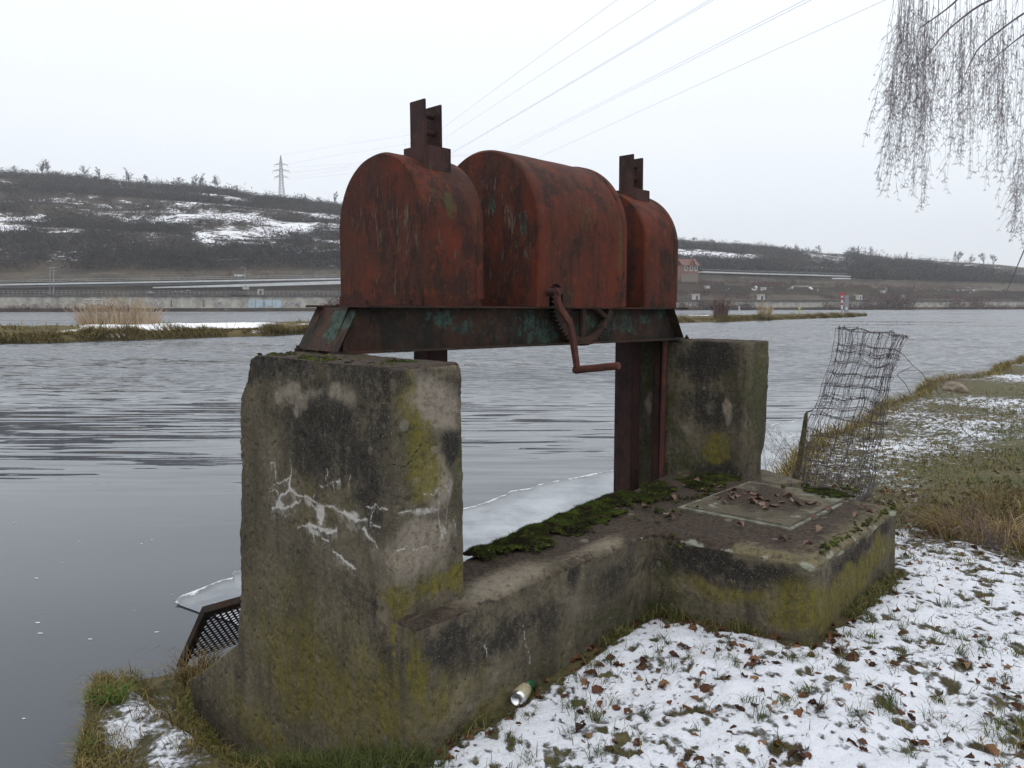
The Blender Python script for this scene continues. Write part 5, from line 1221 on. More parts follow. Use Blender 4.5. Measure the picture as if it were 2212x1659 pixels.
def hills():
    ls = np.arange(-420, LR + 420, 5.0); ws = np.r_[0, 1.9, 2.1, 5.9, 6.1, 10, 16, 22, 26, 30, 32.9, 33.1, 35.9, 36.1, 40, 46, 52, 58, 64, 70, np.arange(75, 620, 5), 700, 900, 1200]
    Lg, Wg = np.meshgrid(ls, ws, indexing='ij'); z = hz(Lg.ravel(), Wg.ravel()); P = LB + Lg.reshape(-1, 1) * EL + Wg.reshape(-1, 1) * EW; P[:, 2] = z
    P[:, 2] += (fbm(P, .03, 4, 5) - .5) * 5 * sstep(80, 120, Wg.ravel()) * (1 - sstep(330, 380, Wg.ravel())*.6)
    x, y, f = pix(P); ok = f > 1
    sn = np.where(Wg.ravel() > np.interp(Lg.ravel(), fl, fw) + 10, .44 + 1.1 * (.47 - HD(Lg.ravel(), Wg.ravel())), .30)
    def sp(cx, cy, rx, ry, s): 
        e = ((x - cx) / rx)**2 + ((y - cy) / ry)**2; return s * np.exp(-e)
    for a in [(130, 555, 330, 28, -.05), (100, 420, 260, 22, -.12), (420, 550, 120, 20, -.08), (600, 492, 170, 34, .20), (470, 470, 130, 36, .16), (330, 465, 90, 22, .12), (230, 478, 130, 20, .10), (90, 480, 130, 20, .10), (620, 548, 60, 10, .25), (690, 500, 80, 24, .2), (180, 425, 60, 14, .15), (1560, 548, 130, 10, .2), (1640, 560, 130, 12, .16), (1760, 575, 120, 8, .14), (1500, 560, 80, 8, .16), (1960, 590, 60, 6, .35), (1990, 600, 160, 5, .2), (2050, 625, 160, 5, .25), (1700, 618, 120, 5, .2), (270, 625, 140, 5, .45), (40, 625, 60, 4, .3)]: sn += sp(*a)
    w = Wg.ravel(); ln = Lg.ravel(); tan = np.where((w > 51) & (w < np.interp(ln, fl, fw) + 1), .55, 0.); tan = np.where(w < 51, .30, tan); tan += sp(2050, 588, 160, 7, .5) + sp(1640, 635, 200, 16, .22) + sp(1950, 640, 220, 14, .22)
    sh = Lg.shape; I = np.arange(len(P)).reshape(sh); F = np.stack([I[:-1, :-1], I[1:, :-1], I[1:, 1:], I[:-1, 1:]], -1).reshape(-1, 4)
    o = mk('hillside', P, F, M['hill'], smooth=True, attrs={'snow': sn, 'tan': tan}); tag(o, kind='structure')
hills()

def bush_mesh(P, rad, hgt, seed, nt=34, wid=.16):
    """bare bushes as sprays of thin twigs"""
    g = np.random.default_rng(seed); n = len(P); k = nt
    th = g.uniform(0, 2*np.pi, (n, k)); ph = np.arccos(g.uniform(-.15, 1, (n, k))); rr = g.uniform(.3, 1.0, (n, k))**.6
    d = np.stack([np.sin(ph)*np.cos(th)*rad[:, None]*rr, np.sin(ph)*np.sin(th)*rad[:, None]*rr, np.cos(ph)*hgt[:, None]*rr + .2*hgt[:, None]], -1)
    c = P[:, None] + d; q = wid * np.clip(rad, .5, 4)[:, None, None]; b = c + g.normal(0, 1, (n, k, 3)) * q * .9; t = c + g.normal(0, 1, (n, k, 3)) * q * .9 + np.array([0, 0, .6]) * q
    s = g.normal(0, 1, (n, k, 3)); s /= np.linalg.norm(s, axis=-1, keepdims=True); s *= q * .28
    V = np.stack([b - s, b + s, t], 2).reshape(-1, 3); F = np.arange(len(V)).reshape(-1, 3); tint = np.repeat(np.clip(.7 * np.clip(fbm(P, .02, 3, 77) * 1.6 - .55 + g.normal(0, .22, n), 0, 1)[:, None] + g.uniform(0, .3, (n, k)), 0, 1).ravel(), 3)
    return V, F, tint
def scrub():
    g = np.random.default_rng(31); n = 52000; l = g.uniform(-140, LR + 160, n); kk = g.random(n); w = np.interp(l, fl, fw) + 2 + kk * (np.interp(l, cl, cw) + 25 - np.interp(l, fl, fw))
    P = LB + l[:, None]*EL + w[:, None]*EW; P[:, 2] = hz(l, w); x, y, f = pix(P)
    dens = HD(l, w)
    sx = np.exp(-(((x - 600)/190)**2 + ((y - 492)/20)**2)) * .07 + np.exp(-(((x - 470)/110)**2 + ((y - 480)/24)**2)) * .05 + np.exp(-(((x-1620)/170)**2 + ((y-555)/9)**2)) * .10 + np.exp(-(((x-200)/200)**2 + ((y-478)/9)**2)) * .08
    low = sstep(.35, .0, kk) * .10 + sstep(.14, .0, kk) * .20; right = (x > 1830) * (kk > .45) * .3; top = sstep(.88, .97, kk) * .22
    keep = (dens - sx + low + right + top > .455 + .10 * g.random(n)) & ((x < 790) | (x > 1420) | (g.random(n) < .35)) & (x > -60) & (x < 2290)
    P = P[keep]; x = x[keep]; r = g.uniform(1.6, 4.0, len(P)) * np.where(g.random(len(P)) < .12, 1.5, 1); r = r * np.where(x > 1830, 1.5, 1.)
    V, F, t = bush_mesh(P - [0, 0, .4], r, r * g.uniform(.9, 1.5, len(P)), 5, 26, .24)
    o = mk('hillside_scrub', V, F, M['scrub'], attrs={'tint': t}); tag(o, 'bare grey brown scrub covering the far hillsides', 'scrub', None, 'stuff'); print('bushes', len(P))
    n = 1500; l = g.uniform(-120, LR + 120, n); w = np.interp(l, cl, cw) + g.uniform(-28, 2, n); P = LB + l[:, None]*EL + w[:, None]*EW; P[:, 2] = hz(l, w) - .6; x, y, f = pix(P); keep = fbm(P, .03, 3, 48) > .36; P, x = P[keep], x[keep]
    r = g.uniform(1.6, 3.2, len(P)); hh = r * g.uniform(1.2, 2.0, len(P)) * np.interp(x, [0, 300, 560, 640, 1460, 1700, 1850, 2212], [1.3, 1.2, .9, .5, .9, 1.1, 1.5, 1.6]); V, F, t = bush_mesh(P, r, hh, 15, 44, .15)
    o = mk('hillside_scrub', V, F, M['scrub'], attrs={'tint': t * .6}); tag(o, 'dark bare shrubs forming the fringe of the hill crests', 'scrub', None, 'stuff')
    # foot of the walls, along the water
    n = 900; l = g.uniform(-30, LR + 60, n); w = g.uniform(.2, 2.6, n); P = LB + l[:, None]*EL + w[:, None]*EW; P[:, 2] = .1; keep = (fbm(P, .05, 3, 40) > .43); P = P[keep]; r = g.uniform(.8, 2.0, len(P)) * (1 + 1.2 * (fbm(P, .03, 2, 41) > .55))
    x, y, f = pix(P); r = r * np.where((x > 1440) & (x < 2000), 1.7, 1.)
    V, F, t = bush_mesh(P, r, r * 1.2, 6, 34, .22); o = mk('bank_scrub', V, F, M['redscrub'], attrs={'tint': t * .8}); tag(o, 'reddish bare bushes along the foot of the far river wall', 'scrub', None, 'stuff')
    # embankment weeds right
    n = 7000; l = g.uniform(-100, LR + 90, n); w = g.uniform(7, 74, n); ok_ = (w > 56) | (l > LR * .45) | (w < 20); l, w = l[ok_], w[ok_]; n = len(l); P = LB + l[:, None]*EL + w[:, None]*EW; P[:, 2] = hz(l, w); P = P[fbm(P, .035, 4, 46) > .50]; xx, yy, ff = pix(P); P = P[(xx > 1400) | (g.random(len(P)) < .35)]; r = g.uniform(.6, 1.9, len(P)); V, F, t = bush_mesh(P, r, r, 7, 26, .24); o = mk('bank_scrub', V, F, M['redscrub'], attrs={'tint': t * .55}); tag(o, 'dark bare brown thicket on the far embankments', 'scrub', None, 'stuff')
scrub()

# bare trees on the skyline
def bare_tree(seed, H_, spread=.42, up=1.0):
    g = np.random.default_rng(seed); paths = []; rad = []
    def grow(p, d, L, r, lev):
        n = 5; s = np.linspace(0, 1, n)[:, None]; q = p + d * L * s + g.normal(0, .03, (n, 3)) * L * s; paths.append(q); rad.append((r, r * .6))
        if lev == 0: return
        for i in range(int(g.integers(3, 5)) if lev > 1 else 4):
            k = g.uniform(.35, 1); b = p + (q[-1] - p) * k; dd = d * up + g.normal(0, spread, 3); dd[2] = abs(dd[2]) * 1.0 + .45; dd /= np.linalg.norm(dd); grow(b, dd, L * g.uniform(.5, .75), max(r * .55, .0026), lev - 1)
    grow(np.zeros(3), np.array([0, 0, 1.]), H_ * .36, H_ * .018, 5)
    P = np.concatenate(paths); k = H_ / P[:, 2].max(); return ribs([p * k for p in paths], rad, 3)
def trees():
    meshes = [bare_tree(s, 1., .36 + .07 * (s % 3), 1.0) for s in range(5)]
    me = []
    for V, F in meshes:
        m = bpy.data.meshes.new('bare_tree'); m.from_pydata([tuple(v) for v in V], [], [tuple(map(int, f)) for f in F]); put_attr(m, 'tint', np.full(len(V), .35)); m.materials.append(M['scrub']); me.append(m)
    def plant(items, grp, fmt, flat=1.):
        items = sorted(items); N = len(items)
        for i, (x, yt, yb, sh) in enumerate(items):
            w = np.interp(lw(bp(x, yb, 380))[0], cl, cw) - 4; p = bp(x, yb, w); l_, _ = lw(p); zb = hz(np.array([l_]), np.array([w]))[0]; f = pix(p[None])[2][0]; h = (yb - yt) / FPX * f * 1.0 + max(0, p[2] - zb)
            o = bpy.data.objects.new('bare_tree', me[sh % 5]); COL.objects.link(o); o.location = (p[0], p[1], min(zb, p[2])); o.scale = (h * 1.0 * flat, h * flat, h); o.rotation_euler = (0, 0, i * 2.4)
            ordn = ['first', 'second', 'third', 'fourth', 'fifth', 'sixth', 'seventh', 'eighth', 'ninth', 'tenth', 'eleventh', 'twelfth', 'thirteenth', 'fourteenth', 'fifteenth', 'sixteenth', 'seventeenth', 'eighteenth'][i]
            tag(o, fmt % ordn, 'tree', grp)
    plant([(90, 343, 378, 0), (104, 345, 378, 1), (35, 358, 380, 2), (183, 357, 388, 1), (216, 360, 393, 3), (280, 362, 403, 0), (315, 374, 405, 4), (388, 382, 414, 2), (418, 375, 416, 3), (432, 373, 416, 0), (470, 378, 420, 1), (510, 400, 424, 2), (690, 424, 444, 4), (722, 413, 447, 3)], 'bare trees on the left skyline', 'bare tree on the left hill crest, %s from the left edge', 1.5)
    plant([(1495, 510, 528, 4), (1535, 517, 534, 2), (1588, 523, 538, 4), (1608, 525, 540, 1), (1718, 526, 547, 0), (1770, 530, 552, 2), (1846, 530, 558, 4), (1880, 532, 558, 3), (2070, 540, 570, 4), (2095, 548, 572, 0), (2125, 546, 573, 2), (2145, 547, 574, 4)], 'bare trees on the right skyline', 'bare tree on the right hill crest, %s from the rusty hood', 1.7)
    # conifers
    for i, (x, yt, yb, lab) in enumerate([(1853, 532, 560, 'dark conifer standing tallest on the right ridge'), (1958, 545, 568, 'small dark conifer right of the tallest one on the right ridge'), (2062, 543, 572, 'dark conifer farthest right on the right ridge')]):
        g = np.random.default_rng(60 + i); w = np.interp(lw(bp(x, yb, 480))[0], cl, cw) - 8; p = bp(x, yb, w); f = pix(p[None])[2][0]; h = (yb - yt) / FPX * f + 4; n = 700; k = g.random(n)**.8; a = g.uniform(0, 6.28, n); r = (1 - k) * h * .28 * g.uniform(.3, 1, n)
        C = p + np.stack([r*np.cos(a), r*np.sin(a), k*h - 4], 1); s = g.normal(0, .45, (n, 2, 3)); V = np.stack([C, C + s[:, 0], C + s[:, 1]], 1).reshape(-1, 3)
        o = mk('conifer', V, np.arange(len(V)).reshape(-1, 3), M['fir'], base=p, attrs={'tint': np.repeat(g.random(n), 3)}); tag(o, lab, 'tree')
trees()

# ------------------------------------------------------------------ walls, road, rails on the far bank
def band(name, pts, w0, w1, mat, parent=None, top=None, drop=None):
    """solid strip along the bank; pts: (x, ytop, ybottom)"""
    b = MB(); P = [(bp(x, a, w0), bp(x, c, w0)) for x, a, c in pts]; off = EW * (w1 - w0)
    for (a, c), (a2, c2) in zip(P[:-1], P[1:]): b.hexa([c, c2, c2 + off, c + off, a, a2, a2 + off, a + off])
    return b
def thing(b, name, mat, label, cat, grp=None, parent=None):
    o = b.build(name, mat, parent, base=None if parent else b.V[0]); 
    if label: tag(o, label, cat, grp)
    return o
wl = band('', [(-260, 641, 675), (0, 640, 675), (400, 640.5, 674), (740, 641, 674), (1100, 645, 673), (1440, 648.5, 672)], 3.0, 5.8, None)
WALL = thing(wl, 'river_wall', M['farconc'], 'long grey concrete river wall with graffiti on the left far bank', 'wall')
thing(band('', [(-260, 637.5, 641.2), (0, 636, 640.2), (400, 636.5, 640.7), (740, 637.5, 641.2), (1440, 645.5, 648.7)], 2.6, 5.9, None), 'wall_coping', M['darkconc'], None, None, None, WALL)
wr = band('', [(1441, 651.5, 672), (1700, 651.5, 671), (2000, 651.5, 670.5), (2212, 651, 670), (2400, 651, 670)], 3.0, 5.8, None)
WALR = thing(wr, 'river_wall', M['farconc'], 'long low concrete river wall on the right far bank below the brown embankment', 'wall')
thing(band('', [(1441, 649.8, 651.6), (1700, 649.8, 651.6), (2000, 649.8, 651.6), (2400, 649.2, 651.1)], 2.6, 5.9, None), 'wall_coping', M['darkconc'], None, None, None, WALR)
# dark joints and panel on the left wall
def wallrect(x0, x1, y0, y1, dw=.06): return band('', [(x0, y0, y1), (x1, y0, y1)], 3.0 - dw, 2.985, None)
for x in (370, 440): thing(wallrect(x - 1.2, x + 1.2, 648, 664), 'wall_joint', M['darkconc'], None, None, None, WALL)
thing(wallrect(537, 607, 648, 665), 'painted_panel', M['blue'], None, None, None, WALL)
for a in ((560, 566, 661, 665), (577, 587, 660, 665)): thing(wallrect(*a, .09), 'panel_patch', M['farconc'], None, None, None, WALL)
for x in (552, 569, 572, 588): thing(wallrect(x - .5, x + .5, 648, 665, .09), 'panel_joint', M['darkconc'], None, None, None, WALL)
def graf(strokes_, wpx, mat, dw):
    b = MB()
    for pts in strokes_:
        for (x0, y0), (x1, y1) in zip(pts[:-1], pts[1:]):
            a, c = bp(x0, y0, 2.93 - dw), bp(x1, y1, 2.93 - dw); b.tube([a, c], wpx / FPX * 265, 4)
    return b
g = np.random.default_rng(4)
def letters(x0, x1, y0, y1, n):
    out = []
    for i in range(n):
        a = x0 + (x1 - x0) * (i + .1) / n; c = x0 + (x1 - x0) * (i + .85) / n; m = 6
        out.append([(a + (c - a) * (.5 + .5 * math.cos(k * 1.1 + i * 1.7)), y0 + (y1 - y0) * (k / m)) for k in range(m + 1)]); out.append([(a, y0 + (y1 - y0) * g.random()), (c, y0 + (y1 - y0) * g.random())])
    return out
# large pale letters (S-like, square, S-like), then two black and white tags
big = [[(195, 648), (186, 646.5), (179, 649), (180, 652), (190, 654), (194, 658), (186, 660.5), (178, 659)], [(202, 659), (203, 648), (220, 647), (221, 658), (212, 653), (204, 658)], [(243, 647), (233, 647), (230, 650), (243, 654), (246, 659), (229, 659)]]
thing(graf(big, 1.15, None, 0), 'graffiti', M['gfw'], None, None, None, WALL)
for x0, x1, y0, y1, n in ((320, 355, 649, 663, 5), (468, 502, 650, 664, 4), (614, 650, 650, 663, 5)):
    thing(graf(letters(x0, x1, y0, y1, n), .7, None, .02), 'graffiti', M['gfw'], None, None, None, WALL); thing(graf(letters(x0 + 1, x1 - 1, y0 + 2, y1 - 1, n), .35, None, .06), 'graffiti', M['gfk'], None, None, None, WALL)
thing(graf(letters(1917, 1955, 643, 647.5, 8), .45, None, -22), 'graffiti', M['gfw'], None, None, None, WALR)
# railing above the wall
def railing(pts, w, step, label, mat, hpx=7.5, rails=(0, .5), lowrail=True):
    b = MB(); xs = np.arange(pts[0][0], pts[-1][0], step); X = [p[0] for p in pts]; Yb = [p[1] for p in pts]
    L = [bp(x, np.interp(x, X, Yb), w) for x in xs]; T = [bp(x, np.interp(x, X, Yb) - hpx, w) for x in xs]
    for a, t in zip(L, T): b.tube([a, t], .065, 4)
    for k in rails:
        P = [t + (a - t) * k for a, t in zip(L, T)]
        b.tube(P, .05, 4)
    return thing(b, 'railing', mat, label, 'railing')
railing([(-40, 636), (400, 636.5), (740, 637.5)], 3.6, 9.6, 'pale tubular railing along the top of the left river wall', M['galv'], 8.0)
b = MB(); p = bp(533, 636.5, 3.4)
thing(band('', [(496, 632, 637.2), (534, 632, 637.2)], 1.7, 2.5, None), 'outlook_platform', M['darkconc'], 'small dark platform with rails projecting from the top of the left river wall', 'platform')
# road with parapet and guardrail
ROAD = band('', [(-260, 618, 623), (0, 616.5, 622), (400, 609.5, 615), (735, 603.5, 608), (1100, 607, 611), (1440, 613, 617)], RW - 4.0, RW + 8, None)
o = thing(ROAD, 'highway', M['tar'], None, None); tag(o, kind='structure')
PAR = thing(band('', [(-260, 615.2, 618.0), (0, 613.2, 616.6), (400, 606.5, 609.6), (735, 600.5, 603.6), (1440, 610, 613)], RW - 4.6, RW - 4.05, None), 'road_parapet', M['white'], 'white concrete road parapet running across the left far bank', 'parapet')
BND = thing(band('', [(330, 620, 622.2), (420, 617.2, 621), (560, 612.5, 618.5), (740, 606.5, 613.5), (1000, 609, 615), (1440, 616, 620)], RW - 9, RW - 8.2, None), 'retaining_wall', M['white'], 'pale sloping retaining wall below the road parapet on the left far bank', 'wall')
railing([(-40, 614), (0, 613.2), (400, 606.5), (735, 600.5)], RW - 3.2, 14.2, 'grey steel guardrail with posts along the left far road', M['galv'], 7.6, (0, .08, .5, .58))
# right bank road
RR = 62
o = thing(band('', [(1518, 585.8, 588.8), (1640, 590, 592.4), (1760, 593.2, 595.4), (1838, 596, 597.8)], RR, RR + 7, None), 'hill_road', M['white'], None, None); tag(o, kind='structure')
railing([(1518, 586.0), (1640, 590.2), (1760, 593.3), (1835, 596)], RR + .4, 5.2, 'grey guardrail along the road on the right far hillside', M['galv'], 5.0, (0, .3))
thing(band('', [(1800, 600, 603), (1838, 600.5, 603)], RR - 6, RR - 5, None), 'retaining_wall', M['white'], 'short white retaining wall under the right hillside road', 'wall')
def simplebox(name, x0, x1, y0, y1, w, d, mat, label, cat, grp=None, hole=None):
    root = thing(band('', [(x0, y0, y1), (x1, y0, y1)], w, w + d, None), name, mat, label, cat, grp)
    if hole:
        hx0, hx1, hy0, hy1 = hole; thing(band('', [(hx0, hy0, hy1), (hx1, hy0, hy1)], w - .05, w - .01, None), 'doorway', M['darkconc'], None, None, None, root)
    thing(band('', [(x0 - .8, y0 - 1.2, y0), (x1 + .8, y0 - 1.2, y0)], w - .3, w + d + .3, None), 'roof_slab', M['pale'], None, None, None, root)
    return root
simplebox('concrete_shelter', 557, 569, 625.5, 636.5, 9, 2.2, M['pale'], 'small pale concrete portal box above the left river wall', 'shelter', None, (560, 566, 627.5, 636))
simplebox('lamp_plinth', 524, 538, 619, 625, 14, 2, M['pale'], 'pale plinth under the lamp post on the left far bank', 'plinth')
for x0, x1, y0, y1, lab in ((1500, 1511, 636, 647.5, 'pale portal box on the right far bank nearest the rusty hood'), (1641, 1652, 637, 648, 'pale portal box on the right far bank behind the tan bush on the spit'), (1855, 1863, 638, 648, 'pale portal box right of the red and white beacon'), (1952, 1960, 638, 648, 'pale portal box right of the graffiti on the right embankment')):
    simplebox('concrete_shelter', x0, x1, y0, y1, 8, 2, M['pale'], lab, 'shelter', 'portal boxes on the far embankments', (x0 + 3, x1 - 3, y0 + 2.5, y1 - .2))
for x, y, lab in ((1530, 621, 'small white box on the right slope below the house'), (1652, 624, 'small white box on the right slope above the tan bush'), (1910, 631, 'small white box on the right slope above the graffiti')):
    simplebox('white_cabinet', x - 3.5, x + 3.5, y - 2.5, y + 2, 30, 1.5, M['pale'], lab, 'cabinet', 'white boxes on the right slope')
def pole(x, yt, yb, w, r, label, arms=0, name='utility_pole', mat='galv', cat='pole'):
    b = MB(); a, t = bp(x, yb, w), bp(x, yt, w); b.tube([a, t], [r, r * .7], 8); root = thing(b, name, M[mat], label, cat)
    for k in range(arms):
        c = MB(); q = t - UP * (.5 + 1.0 * k); c.tube([q - EL * 1.0, q + EL * 1.0], .07, 4); thing(c, 'cross_arm', M[mat], None, None, None, root)
    return root
pole(108, 590 - 14, 640, 7, .16, 'left one of two grey utility poles on the left far bank', 1); pole(116, 590 - 15, 640, 7, .17, 'right one of two grey utility poles on the left far bank', 2)
lp = pole(530, 578, 622, 15, .13, 'tall street lamp post on the pale plinth by the left road', 0, 'street_lamp', 'galv', 'street lamp')
c = MB(); q = bp(530, 580, 15); c.tube([q, q - EL * 1.0 + UP * .25], .07, 5); c.box(q - EL * 1.3 + UP * .25, (.8, .3, .16)); thing(c, 'lamp_head', M['galv'], None, None, None, lp)
# white car on the road
def car():
    a, c = bp(505, 597.5, RW), bp(531, 597, RW); base = (a + c) / 2; base[2] = np.interp(lw(base)[0], rl, rz) + .0; d = EL; n = -EW; Ln = 4.4
    root = empty('white_car', base, 'white car driving on the left far road behind the guardrail', 'car')
    def sec(prof, hw, mat, nm):
        b = MB(); b.prism([base + d * s + UP * z - EW * hw for s, z in prof], EW * 2 * hw); b.build(nm, mat, root, bevel=.06)
    sec([(-2.15, .3), (2.15, .3), (2.2, .7), (1.2, .92), (-2.1, .98), (-2.2, .6)], .86, M['white'], 'body'); sec([(-1.75, .97), (1.15, .93), (.45, 1.42), (-1.2, 1.45)], .78, M['glass'], 'windows'); sec([(-1.25, 1.452), (.5, 1.425), (.4, 1.50), (-1.15, 1.52)], .74, M['white'], 'roof')
    for s in (-1.35, 1.35):
        for e in (-.8, .8):
            b = MB(); p = base + d * s + EW * e + UP * .32; b.tube([p - EW * .1, p + EW * .1], .32, 16); b.build('wheel', M['rub'], root)
car()
# brick house with red roof
def house():
    w = 58; a = bp(1474, 585, w); c = bp(1508, 585, w); base = a.copy(); L = c - a; Ln = np.linalg.norm(L); d = L / Ln; d[2] = 0; d /= np.linalg.norm(d); z0 = bp(1490, 589, w)[2]; zw = bp(1490, 573.5, w)[2]; zr = bp(1490, 560, w)[2]
    def P(s, k, z): return np.array([*(a + d * s + EW * k)[:2], z])
    root = empty('brick_house', P(Ln/2, 3, z0), 'small brick house with a red gabled roof on the right far hillside', 'house')
    b = MB(); b.hexa([P(0, 0, z0 - 3), P(Ln, 0, z0 - 3), P(Ln, 7, z0 - 3), P(0, 7, z0 - 3), P(0, 0, zw), P(Ln, 0, zw), P(Ln, 7, zw), P(0, 7, zw)]); b.build('wall', M['brick'], root)
    b = MB(); b.hexa([P(-.5, -.06, z0 - 5), P(Ln, -.06, z0 - 5), P(Ln, -.01, z0 - 5), P(-.5, -.01, z0 - 5), P(-.5, -.06, z0 - .6), P(Ln, -.06, z0 - .6), P(Ln, -.01, z0 - .6), P(-.5, -.01, z0 - .6)]); b.build('plinth', M['stone'], root)
    b = MB(); b.prism([P(-.6, -.7, zw - .15), P(-.6, 3.5, zr), P(-.6, 7.7, zw - .15), P(-.6, 7.7, zw + .1), P(-.6, 3.5, zr + .25), P(-.6, -.7, zw + .1)], d * (Ln + 1.2)); roof = b.build('roof', M['tile'], root)
    b = MB(); g0, g1 = Ln * .42, Ln * .78; gm = (g0 + g1) / 2; b.prism([P(g0, -.12, zw), P(g1, -.12, zw), P(gm, -.12, zr - .3)], EW * 3); b.build('gable', M['brick'], root)
    b = MB(); b.prism([P(g0 - .5, -.6, zw - .3), P(gm, -.6, zr - .1), P(g1 + .5, -.6, zw - .3), P(g1 + .5, -.6, zw), P(gm, -.6, zr + .25), P(g0 - .5, -.6, zw)], EW * 3.8); b.build('gable_roof', M['tile'], root)
    for s in (.22, .55, .86):
        f = MB(); x = Ln * s; f.hexa([P(x-.8, -.14, z0 + .9), P(x+.8, -.14, z0 + .9), P(x+.8, -.02, z0 + .9), P(x-.8, -.02, z0 + .9), P(x-.8, -.14, z0 + 3.6), P(x+.8, -.14, z0 + 3.6), P(x+.8, -.02, z0 + 3.6), P(x-.8, -.02, z0 + 3.6)]); wn = f.build('window', M['pale'], root)
        f = MB(); f.hexa([P(x-.45, -.18, z0 + 1.3), P(x+.45, -.18, z0 + 1.3), P(x+.45, -.142, z0 + 1.3), P(x-.45, -.142, z0 + 1.3), P(x-.45, -.18, z0 + 3.3), P(x+.45, -.18, z0 + 3.3), P(x+.45, -.142, z0 + 3.3), P(x-.45, -.142, z0 + 3.3)]); f.build('pane', M['glass'], wn)
house()

# ------------------------------------------------------------------ grassy spit in the river
NE = [(-250, 752), (0, 744), (60, 743), (130, 741), (210, 737), (300, 734), (420, 731), (560, 727), (660, 722), (900, 716), (1200, 706), (1480, 697.5), (1600, 694), (1750, 688.5), (1840, 685), (1872, 682.5)]
def spit():
    ne = np.array([atz(x, y, 0)[:2] for x, y in NE]); d = np.r_[0, np.cumsum(np.linalg.norm(np.diff(ne, axis=0), axis=1))]; t = np.linspace(0, d[-1], 420); ne = np.stack([np.interp(t, d, ne[:, 0]), np.interp(t, d, ne[:, 1])], 1)
    tn = np.gradient(ne, axis=0); tn /= np.linalg.norm(tn, axis=1)[:, None]; 
    for _ in range(20): tn[1:-1] = (tn[:-2] + tn[1:-1] + tn[2:]) / 3
    nb = np.stack([-tn[:, 1], tn[:, 0]], 1); e3 = np.c_[ne, np.zeros(len(ne))]; ne = ne + nb * ((fbm(e3, .16, 3, 3) - .5) * 2.6)[:, None]
    k = t / d[-1]; width = np.interp(k, [0, .5, .8, .97, 1], [17, 15, 11, 5, .6]); ks = np.r_[0, .008, .02, .04, .08, .14, np.linspace(.22, .9, 16), .95, 1]
    V = []; top = np.interp(k, [0, .2, .5, .9, 1], [.85, .80, .75, .60, .2])
    for q in ks:
        z = np.interp(q, [0, .012, .05, .12, .35, .6, .92, 1], [-.2, .25, .58, .72, .9, .95, .8, -.2]) * top; p = ne + nb * (width * q)[:, None]; p3 = np.c_[p, z]; p3[:, 2] += (fbm(p3, .5, 3, 9) - .5) * .3 * (0.04 < q < .97); V.append(p3)
    V = np.concatenate(V); m, n = len(ks), len(ne); I = np.arange(m*n).reshape(m, n); F = np.stack([I[:-1, :-1], I[:-1, 1:], I[1:, 1:], I[1:, :-1]], -1).reshape(-1, 4)
    x, y, f = pix(V); sn = np.full(len(V), .06)
    for cx, cy, rx, ry, s in [(440, 702, 190, 8, .78), (300, 706, 150, 9, .72), (250, 722, 26, 8, .7), (150, 718, 40, 6, .5), (610, 713, 28, 4, .62), (560, 716, 22, 4, .5), (60, 702, 90, 3, .4), (700, 700, 60, 3, .4), (1500, 681, 50, 2, .55), (1560, 690, 30, 2, .4), (1780, 678, 90, 1.5, .35), (1660, 688, 40, 2, .3)]: sn += s * np.exp(-(((x - cx) / rx)**4 + ((y - cy) / ry)**4))
    o = mk('spit', V, F, M['spit'], smooth=True, attrs={'snow': sn}); tag(o, kind='structure')
    g = np.random.default_rng(66); N = 75000; i = (g.random(N)**2.0 * (n - 1)).astype(int); q = np.abs(g.normal(0, .05, N)) + .004; b2 = g.random(N) < .12; q = np.where(b2, g.uniform(0, .9, N), q); P = np.c_[ne[i] + nb[i] * (width[i] * q)[:, None] + g.normal(0, .05, (N, 2)), np.zeros(N)]
    P[:, 2] = np.interp(q, [0, .012, .05, .12, .35, .6, .92, 1], [-.05, .25, .58, .72, .9, .95, .8, -.2]) * top[i] - .05; cl_ = fbm(P, .45, 3, 12); ok = (cl_ > .33) ; P = P[ok]; cl_ = cl_[ok]; q = q[ok]
    xx, yy, ff = pix(P); P_ok = ~(((xx > 230) & (xx < 640) & (yy < 712)) & (g.random(len(P)) < .9)); P = P[P_ok]; cl_ = cl_[P_ok]
    h = g.uniform(.25, .65, len(P)) * (.5 + 1.3 * sstep(.45, .7, cl_)); V, F, t_ = blades(P, h, g.uniform(.02, .05, len(P)), leanv(len(P), g, .45, (-.15, -.35)), 1., 3)
    grass_obj('withered_grass', [(V, F, t_)], M['bank_grass'], 'withered tussock grass along the edge of the spit in the river', 'grass')
    return ne, nb, width
SPIT = spit()
def spray(name, x0, x1, yt, yb, Y, n, mat, label, cat, seed, lean=.12, w=.018, z=.45):
    g = np.random.default_rng(seed); xs = g.uniform(x0, x1, n); c = (x0 + x1) / 2; h2 = (x1 - x0) / 2; P = np.array([aty(x, yb, Y + g.normal(0, .8)) for x in xs]); P[:, 2] = z
    hh = (yb - yt) / FPX * Y * g.uniform(.30, 1.04, n) * (1 - .35 * ((xs - c) / h2)**2); L = np.c_[g.normal(0, lean, n) + (xs - c) / h2 * lean * 1.6, g.normal(0, lean, n)]
    paths = []; s = np.linspace(0, 1, 5)[:, None]
    for p, h, l in zip(P, hh, L): paths.append(p + np.array([l[0] * h, l[1] * h, h]) * s + np.array([l[0], l[1], 0]) * h * .4 * s**2)
    V, F = ribs(paths, [(w, w * .5)] * n, 3); o = mk(name, V, F, mat, base=P[0], attrs={'tint': np.repeat(g.random(n), 15)}); return tag(o, label, cat)
spray('reed_clump', 172, 338, 622, 694, 62, 620, M['reed'], 'wide clump of dry pale reeds on the snowy spit', 'reeds', 71, .17, .018, .5)
spray('bare_bush', 1544, 1570, 638, 692, 112, 160, M['redscrub'], 'slender reddish bare bush on the spit', 'bush', 72, .10, .035, .4)
